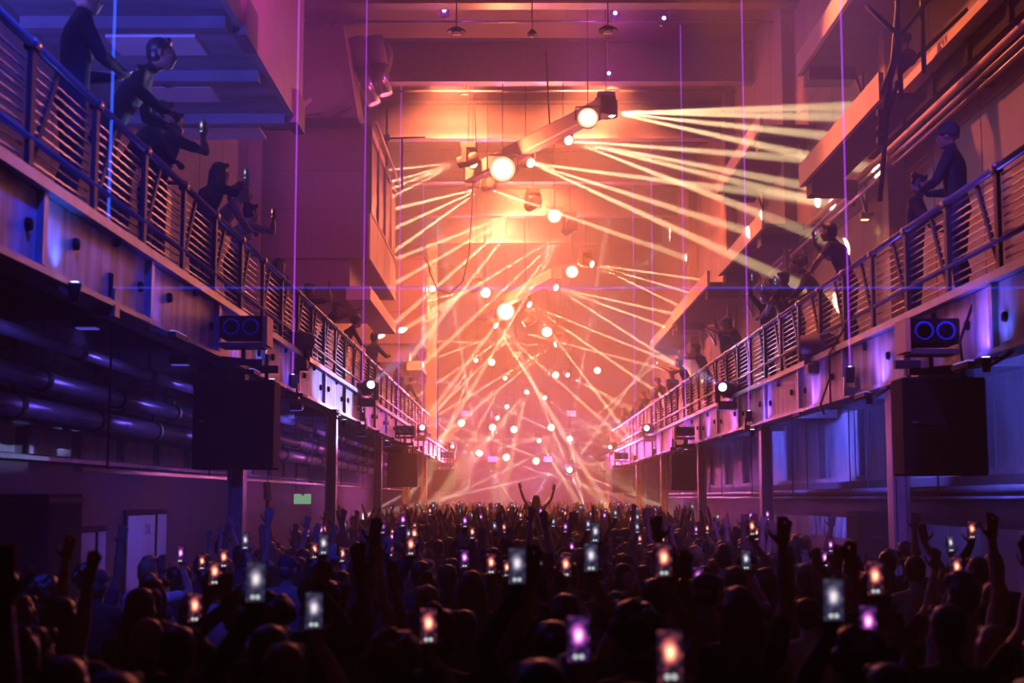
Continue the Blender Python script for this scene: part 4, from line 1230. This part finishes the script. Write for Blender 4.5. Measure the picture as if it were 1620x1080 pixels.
# ---------------------------------------------------------------- phones
def screen_material(name, kind, strength):
    """Flat picture on a phone: the filmed stage as a soft bright patch in a dark frame."""
    m = bpy.data.materials.new(name); m.use_nodes = True
    nt = m.node_tree; nt.nodes.clear()
    o = nt.nodes.new('ShaderNodeOutputMaterial'); e = nt.nodes.new('ShaderNodeEmission')
    tc = nt.nodes.new('ShaderNodeTexCoord'); mp = nt.nodes.new('ShaderNodeMapping')
    mp.inputs['Location'].default_value = (0, 0, -.25); mp.inputs['Scale'].default_value = (32, 1, 20)
    nt.links.new(tc.outputs['Object'], mp.inputs['Vector'])
    g = nt.nodes.new('ShaderNodeTexGradient'); g.gradient_type = 'QUADRATIC_SPHERE'
    nz = nt.nodes.new('ShaderNodeTexNoise'); nz.inputs['Scale'].default_value = 45
    nt.links.new(tc.outputs['Object'], nz.inputs['Vector'])
    nt.links.new(mp.outputs[0], g.inputs['Vector'])
    r = nt.nodes.new('ShaderNodeValToRGB')
    cols = {'orange': [(.012, .004, .014), (.55, .10, .10), (1, .55, .25), (1, .92, .75)], 'violet': [(.010, .004, .03), (.4, .06, .4), (.9, .4, .6), (1, .85, .9)], 'pale': [(.02, .02, .05), (.25, .2, .3), (.8, .7, .75), (1, .97, .95)]}[kind]
    el = r.color_ramp.elements
    el[0].position = 0; el[0].color = (*cols[0], 1); el[1].position = 1; el[1].color = (*cols[3], 1)
    x = el.new(.22); x.color = (*cols[1], 1); x = el.new(.5); x.color = (*cols[2], 1)
    mx = nt.nodes.new('ShaderNodeMath'); mx.operation = 'MULTIPLY_ADD'; mx.inputs[1].default_value = .35; mx.inputs[2].default_value = -.18
    ad = nt.nodes.new('ShaderNodeMath'); ad.operation = 'ADD'; ad.use_clamp = True
    nt.links.new(nz.outputs['Fac'], mx.inputs[0]); nt.links.new(g.outputs['Fac'], ad.inputs[0]); nt.links.new(mx.outputs[0], ad.inputs[1])
    nt.links.new(ad.outputs[0], r.inputs['Fac']); nt.links.new(r.outputs['Color'], e.inputs['Color'])
    e.inputs['Strength'].default_value = strength
    nt.links.new(e.outputs[0], o.inputs['Surface'])
    return m
ph_case = MB().boxc((0, 0, 0), (.076, .009, .155)).mesh('case', MAT['black'], bevel=.003)
ph_scr = {k: MB().boxc((0, -.0052, 0), (.070, .001, .148)).mesh('screen', screen_material(k + '_screen', k, 1.2 if k == 'pale' else 1.9)) for k in ('orange', 'violet', 'pale')}
ph_dot = MB().lathe([(0, .0075), (.0008, .0075)], axis=(0, -1, 0), n=12).mesh('button', glow('screen_button', (.85, .95, .9), .9))
ph_cam = MB().lathe([(0, .008), (.002, .007)], axis=(0, 1, 0), n=10).mesh('camera', MAT['glass'])
def phone(loc, rz, label, kind='orange', land=False, tilt=0.0, s=1.0, group='phones held up in the crowd', dots=True):
    t = thing('phone', label, 'phone', loc, (tilt, R(90) if land else 0, rz), group)
    t.scale = (s, s, s)
    inst('case', ph_case, t); sc_ = inst('screen', ph_scr[kind], t)
    if dots:
        for x in (-.010, .010): inst('button', ph_dot, sc_, (x, -.0058, -.058))
    inst('camera', ph_cam, t, (.02, .0047, .055))
    return t

def hand_point(pose, side, loc, rz, s=1.0):
    v = Matrix.Rotation(rz, 3, 'Z') @ (POSES[pose]['hand'][side] * s)
    return Vector(loc) + v

# ---------------------------------------------------------------- people on the galleries
def gallery_person(px, py, pose, rz, hair, label, top=0, skin=0, hc=0, back=.42, ph=None, side=1, smin=.9, smax=1.12):
    right = px > 817
    X = (XR + back) if right else (XL - back)
    Y = F * abs(X) / abs(px - 817)
    zf = RF if right else LF
    th = POSES[pose]['head'].z + .13
    off = Matrix.Rotation(R(rz), 3, 'Z') @ POSES[pose]['head']
    X2 = X - off.x * .0; Y2 = Y
    ztop = at(px, py, Y2).z
    s = min(smax, max(smin, (ztop - zf) / th))
    loc = Vector((X2 - off.x * .5, Y2 - off.y * s, zf))
    o = person(pose, loc, R(rz), hair, label, top, skin, hc, s, group='people on the %s gallery' % ('right' if right else 'left'))
    if ph:
        kind, lab = ph
        phone(hand_point(pose, side, loc, R(rz), s), R(rz), lab, kind, group='phones on the galleries')
    return o
G = gallery_person
G(1520, 196, 'hands in front', 58, 'beanie', 'tall person in dark top leaning by the right gallery rail at picture edge', 0, 1, 0, back=.35, smax=1.16)
G(1462, 276, 'cup', -118, 'bun', 'person with hair in a bun holding a cup on the right gallery', 0, 0, 0, back=.4)
G(1332, 336, 'leaning phone', 50, 'short', 'person in loose dark top filming over the right gallery rail', 2, 1, 0, back=.35, smax=1.16, ph=('violet', 'phone glowing violet held over the right gallery rail'))
G(1288, 386, 'leaning', 70, 'curly', 'curly-haired person bent low over the right gallery rail', 0, 1, 0)
G(1252, 413, 'leaning phone', 40, 'short', 'short-haired person with phone in the middle of the right gallery', 0, 0, 1, ph=('pale', 'pale phone in the middle of the right gallery'))
G(1240, 440, 'leaning phone', 60, 'short', 'person stooping behind another with phone on the right gallery', 5, 0, 0, ph=('orange', 'yellowish phone low on the right gallery rail'))
G(1216, 440, 'phone left high', 45, 'curly', 'person on the right gallery raising a phone above the head', 0, 1, 0, ph=('pale', 'phone raised overhead on the right gallery'), side=-1)
G(1166, 488, 'reaching', 70, 'cap', 'person in a cap stretching both arms over the right gallery rail', 0, 1, 0)
G(1150, 486, 'both arms up', 50, 'quiff', 'cheering person with both arms up on the right gallery', 0, 0, 1)
G(1112, 530, 'reaching', 60, 'short', 'person reaching two open hands out over the right gallery rail', 1, 0, 0)
G(1084, 566, 'reaching', 65, 'short', 'smaller person reaching out beside the far right railing', 0, 2, 1)
G(1064, 584, 'arms down', 40, 'curly', 'round-haired onlooker at the far part of the right gallery', 0, 1, 0)
G(1050, 597, 'leaning', 60, 'short', 'stooped onlooker at the far part of the right gallery', 0, 0, 0)
G(1040, 614, 'leaning phone', 60, 'long', 'far right gallery onlooker holding a phone', 0, 0, 1, ph=('pale', 'tiny pale phone at the far part of the right gallery'))
for i, px in enumerate((1026, 1014, 1004, 994, 987)):
    G(px, 786 - .80 * (px - 817), ('leaning', 'arms down', 'hands in front')[i % 3], 60, ('short', 'long', 'bun')[i % 3], 'onlooker lost in the haze at the right gallery end, %s from the camera' % ORD[i], i % 3, i % 2, 0)
G(188, 18, 'leaning', -80, 'short', 'large dark figure bent over the left gallery rail at top corner', 0, 1, 0, back=.35, smax=1.3)
G(104, -30, 'hands in front', -60, 'beanie', 'dark figure at the upper left picture edge behind the rail', 0, 0, 0, back=.35, smax=1.25)
G(214, 82, 'leaning', -60, 'short', 'person with head lowered beside the large leaning figure, left gallery', 0, 0, 1, back=.5)
G(250, 132, 'leaning phone', -35, 'short', 'person filming with a bright phone on the left gallery', 0, 1, 0, ph=('pale', 'bright phone filming on the left gallery'))
G(326, 238, 'leaning phone', -45, 'long', 'long-haired person with a greenish phone on the left gallery', 1, 2, 1, ph=('pale', 'greenish phone by the long-haired person on the left gallery'))
G(350, 268, 'leaning', -65, 'ponytail', 'person in a pale top stooping on the left gallery', 3, 2, 2)
G(378, 322, 'leaning phone', -50, 'bun', 'person in a white top with a lit phone on the left gallery', 3, 2, 1, ph=('orange', 'orange phone by the person in white on the left gallery'))
G(437, 378, 'arms down', -40, 'long', 'dim upright figure behind the left rail below the cabin', 0, 0, 0, back=.8)
G(486, 414, 'phone right', -45, 'short', 'dim figure raising a hand behind the left rail below the cabin', 0, 1, 0, back=.7)
G(520, 476, 'reaching', -60, 'cap', 'person stretching arms over the middle of the left rail', 0, 1, 0)
G(548, 500, 'leaning', -60, 'curly', 'curly figure leaning on the middle of the left rail', 0, 0, 0)
G(588, 524, 'cup', -50, 'short', 'tall figure standing on the left gallery by the blue light', 5, 0, 0, smax=1.2)
G(630, 580, 'phone left high', -45, 'short', 'figure filming overhead on the far left gallery', 0, 1, 0, ph=('pale', 'phone raised on the far left gallery'), side=-1)
G(642, 596, 'leaning', -60, 'beanie', 'figure in a beanie on the far left gallery', 0, 0, 0)
G(667, 634, 'arms down', -40, 'short', 'lone figure standing at the far left frame', 0, 0, 0)
G(656, 640, 'leaning', -60, 'long', 'long-haired figure leaning near the far left frame', 0, 0, 0)
tc_ = hand_point('cup', 1, (0, 0, 0), 0)
# the cup in the hand of the person with the bun
o_ = [o for o in bpy.data.objects if o.get('label', '').startswith('person with hair in a bun')][0]
p = o_.location + Matrix.Rotation(o_.rotation_euler.z, 3, 'Z') @ (POSES['cup']['hand'][1] * o_.scale.x)
t = thing('plastic_cup', 'small drink cup held on the right gallery', 'cup', p - Vector((0, 0, .06)))
MB().lathe([(-.06, .028), (.06, .038), (.058, .034), (-.05, .025)], p, n=14).build('wall', MAT['panel'], t)
MB().lathe([(-.05, .024), (.02, .031)], p, n=14).build('drink', MAT['bracket'], t)

# ---------------------------------------------------------------- the crowd on the floor
random.seed(21)
taken = []
def free(x, y, d=.42):
    return all((x - a) ** 2 + (y - b) ** 2 > d * d for a, b in taken)
HST = ['short', 'short', 'long', 'quiff', 'short', 'bun', 'curly', 'ponytail', 'cap', 'long']
HDESC = dict(short='short %s hair', long='long %s hair', bun='%s hair in a bun', ponytail='a %s ponytail', quiff='a %s quiff', curly='curly %s hair', cap='a peaked cap', beanie='a beanie')
PDESC = {'arms down': 'standing with arms down', 'arms down slim': 'bare-armed, one hand raised to the chest', 'hands in front': 'long-sleeved with hands in front', 'phone right': 'filming at eye level',
         'phone left high': 'long-sleeved, filming with the left hand high', 'phone high slim': 'bare-armed, filming high', 'both arms up': 'with both arms flung up', 'right arm up': 'punching the right arm up', 'left arm up': 'bare left arm raised', 'arms up bent': 'long-sleeved with bent arms up'}
def zone(x, y):
    side = 'under the left gallery' if x < XL else 'under the right gallery' if x > XR else 'left of the middle aisle' if x < -.9 else 'right of the middle aisle' if x > .9 else 'in the middle'
    row = 'front row' if y < 6 else 'near rows' if y < 9 else 'level with the first columns' if y < 20 else 'farther back'
    return row, side
def crowd_person(x, y, pose, hair=None, top=None, s=None, ph=None, rz=None, label=None, hc=None, skin=None):
    hair = hair or random.choice(HST); top = random.choice((0, 0, 0, 1, 1, 2, 2, 4, 5, 3)) if top is None else top
    hc = random.choice((0, 0, 1, 1, 1, 2)) if hc is None else hc
    skin = random.choice((0, 0, 1, 2)) if skin is None else skin
    s = s or random.uniform(.93, 1.05)
    rz = R(random.uniform(-22, 22)) + math.atan2(x, 60) if rz is None else rz
    h = HDESC[hair]; h = h % HAIRN[hc] if '%s' in h else h
    row, sd = zone(x, y)
    lab = label or '%s-topped person with %s, %s, %s, %s' % (TOPN[top], h, PDESC[pose], row, sd)
    lab = ' '.join(lab.split()[:16])
    taken.append((x, y))
    o = person(pose, (x, y, 0), rz, hair, lab, top, skin, hc, s, random.choice((0, 1)), 'crowd on the dance floor')
    if ph:
        if ph[1] is None:
            ph = (ph[0], ' '.join(('%s phone held by the %s-topped person with %s, %s' % (dict(orange='orange-lit', violet='violet-lit', pale='white-lit')[ph[0]], TOPN[top], h, sd)).split()[:16]))
        sd_ = -1 if 'left' in pose else 1
        phone(hand_point(pose, sd_, (x, y, 0), rz, s), rz, ph[1], ph[0], tilt=R(random.uniform(-8, 4)))
    return o
# people whose phones can be picked out in the photograph: (phone pixel, pose, screen, ...)
PH = [((678, 985), 'phone right', 'orange', 'near phone with a red and orange picture left of the centre'), ((1060, 1032), 'phone right', 'orange', 'nearest phone, orange picture with two round buttons'),
      ((915, 1005), 'phone right', 'violet', 'dim phone with an orange bar low in the centre'), ((1373, 982), 'phone right', 'violet', 'phone with a magenta picture at the lower right'),
      ((405, 918), 'phone left high', 'pale', 'pale pink phone in front of the nearest left column'), ((497, 962), 'phone right', 'pale', 'dim phone beside the left column crowd'),
      ((1318, 945), 'phone left high', 'pale', 'whitish phone right of the nearest right column crowd'), ((1384, 912), 'phone high slim', 'orange', 'reddish phone beside the nearest right column'),
      ((935, 880), 'phone high slim', 'pale', 'plain white phone screen right of the centre'), ((895, 893), 'phone right', 'orange', 'orange phone right of the centre with two buttons'),
      ((818, 893), 'phone left high', 'pale', 'broad pale phone at the centre'), ((777, 890), 'phone right', 'orange', 'peach phone left of the broad pale one'),
      ((650, 862), 'phone left high', 'orange', 'pink phone with two dots left of centre'), ((1105, 912), 'phone right', 'violet', 'violet phone with one bright dot'),
      ((1050, 884), 'phone high slim', 'orange', 'large amber phone glow right of the centre'), ((512, 860), 'phone left high', 'pale', 'twin-lit phone by the second left column'),
      ((1180, 884), 'phone right', 'pale', 'greenish white phone ahead of the second right column'), ((1305, 882), 'phone right', 'violet', 'small phone between the two right columns'), ((838, 905), 'phone right', 'violet', 'small violet phone low at the centre'), ((735, 882), 'phone right', 'violet', 'bluish phone left of the centre')]
for (px, py), pose, kind, lab in PH:
    sd_ = -1 if 'left' in pose else 1
    s = random.uniform(.97, 1.03)
    hz = POSES[pose]['hand'][sd_] * s
    Y = (CZ - hz.z) * F / (py - 786)
    p = at(px, py, Y)
    row, sd = zone(p.x, Y)
    crowd_person(p.x - hz.x, Y - hz.y, pose, s=s, rz=0.0, ph=(kind, lab), label='person filming with the ' + lab, top=random.choice((0, 1, 2)))
# the raised sleeve at the lower left, and the raised arms that stand out
crowd_person(-1.10, 3.95, 'left arm up', 'long', 5, 1.04, rz=R(8), label='nearest person raising a bare arm at the lower left corner', hc=0)
for px, Y, pose, lab in ((1128, 15, 'right arm up', 'person with one blue-lit arm straight up by the third right column'), (1165, 7.6, 'right arm up', 'person with a violet-edged raised arm at right'), (1440, 12, 'phone high slim', 'person stretching an arm up beside the nearest right column'),
                         (735, 8.2, 'both arms up', 'person with both forearms up left of the centre'), (1490, 6.8, 'both arms up', 'person with open hands raised at the lower right'), (545, 16, 'arms up bent', 'person with pale raised arms by the second left column'), (758, 30, 'right arm up', 'person with one pale arm up in the far crowd')):
    x = (px - 817) * Y / F
    crowd_person(x, Y, pose, label=lab, rz=0.05)
# rider on shoulders
cx = (848 - 817) * 36 / F
crowd_person(cx, 36, 'arms down', 'short', 0, 1.0, rz=0, label='person carrying a rider on the shoulders in the far crowd')
person('riding', (cx, 35.98, .60), 0, 'long', 'rider on shoulders with both arms raised above the far crowd', 1, 0, 1, 1.0)

cols_xy = [(XR + .14, 17 + 9 * i) for i in range(7)] + [(XL - .14, 18.1 + 9.2 * i) for i in range(6)]
def blocked(x, y):
    return any(abs(x - a) < .42 and abs(y - b) < .42 for a, b in cols_xy) or (-5.8 < x < -3.7 and 11.9 < y < 14.2) or (x > 5.6 and 24.6 < y < 26.7) or (y > 10.5 and (x < XL - .1 or x > XR - .25))
spots = []
y = 4.7
while y < 64:
    step = .62 if y < 12 else .66
    half_l, half_r = min(6.1, .372 * y + .5), min(6.2, .366 * y + .5)
    x = -half_l + random.uniform(0, .3)
    while x < half_r:
        xx, yy = x + random.uniform(-.10, .10), y + random.uniform(-.13, .13)
        if not blocked(xx, yy): spots.append((xx, yy))
        x += .60 if y < 20 else .62
    y += step
n_ind = len(taken)
far_spots = []
tiny = 0
for x, y in spots:
    if not free(x, y, .54): continue
    if n_ind < 292:
        w = random.random()
        if y < 6.3: pose = random.choice(('arms down', 'arms down', 'arms down slim', 'hands in front'))
        elif w < .52: pose = random.choice(('arms down', 'arms down slim', 'hands in front'))
        elif w < .76: pose = random.choice(('phone right', 'phone left high', 'phone high slim'))
        else: pose = random.choice(('both arms up', 'right arm up', 'left arm up', 'arms up bent', 'right arm up'))
        if x < XL - .2 or x > XR + .2:
            if random.random() < .85: pose = random.choice(('arms down', 'arms down slim', 'hands in front'))
        ph = None
        if 'phone' in pose:
            tiny += 1
            row, sd = zone(x, y)
            ph = (random.choice(('orange', 'violet', 'pale', 'orange')), None)
        crowd_person(x, y, pose, ph=ph, s=random.uniform(.90, 1.05) if y > 7 else random.uniform(.93, 1.02))
        n_ind += 1
    else:
        far_spots.append((x, y))
print('individuals', n_ind, 'far', len(far_spots), 'phones', tiny)

# the rows too far to tell apart: one mass of simple figures
def simple_figure(pose):
    f = MB()
    def cap(p, q, a, b): f.tube([p, q], [a, b], 6)
    f.lathe([(0, .13), (.5, .15), (.9, .17), (1.1, .145), (1.34, .19), (1.42, .15), (1.48, .06), (1.53, .055)], n=8)
    f.lathe([(1.52, .03), (1.55, .07), (1.62, .085), (1.69, .085), (1.75, .06), (1.77, .02)], (0, .02, 0), n=8)
    for s in (-1, 1):
        up = pose == 2 or (pose == 1 and s == 1)
        sh = Vector((s * .17, 0, 1.40))
        el = Vector((s * .27, .05, 1.62)) if up else Vector((s * .23, -.03, 1.13))
        hd = Vector((s * (.24 if pose == 1 else .34), .12, 1.87)) if up else Vector((s * .2, .14, .95))
        cap(sh, el, .055, .04); cap(el, hd, .038, .03)
        d = (hd - el).normalized(); cap(hd, hd + d * .16, .035, .02)
    return np.array([tuple(v) for v in f.v]), f.f
SF = [simple_figure(i) for i in range(3)]
allv = []; allf = []; mi = []; base = 0
far_phones = []
for x, y in far_spots:
    k = random.choice((0, 0, 1, 1, 2))
    v, fs = SF[k]
    s = random.uniform(.93, 1.06)
    a = random.uniform(-.5, .5)
    c_, s_ = math.cos(a), math.sin(a)
    vv = np.stack([(v[:, 0] * c_ - v[:, 1] * s_) * s + x, (v[:, 0] * s_ + v[:, 1] * c_) * s + y, v[:, 2] * s], 1)
    allv.append(vv); allf += [tuple(i + base for i in f_) for f_ in fs]; base += len(v)
    mi += [random.choice((0, 0, 1, 2, 3))] * len(fs)
    if k == 1 and random.random() < .75:
        far_phones.append((x + .24 * s * c_, y + .24 * s * s_ + .05, 1.99 * s))
me = bpy.data.meshes.new('distant_crowd')
me.from_pydata(np.concatenate(allv).tolist(), [], allf)
for m in (PM['top'][0], PM['top'][1], PM['skin'][1], PM['top'][4]): me.materials.append(m)
me.polygons.foreach_set('material_index', mi)
me.polygons.foreach_set('use_smooth', [True] * len(allf))
o = bpy.data.objects.new('distant_crowd', me); col.objects.link(o)
tag(o, 'mass of distant people with raised arms in front of the stage', 'crowd', kind='stuff')
random.shuffle(far_phones)
for x, y, z in far_phones[:90]:
    kd = random.choice(('pale', 'orange', 'violet', 'pale'))
    phone((x, y, z), random.uniform(-.2, .2), 'tiny %s-lit phone held up in the distant crowd before the stage' % dict(pale='white').get(kd, kd), kd, dots=False, s=1.15, group='tiny phones in the distant crowd')
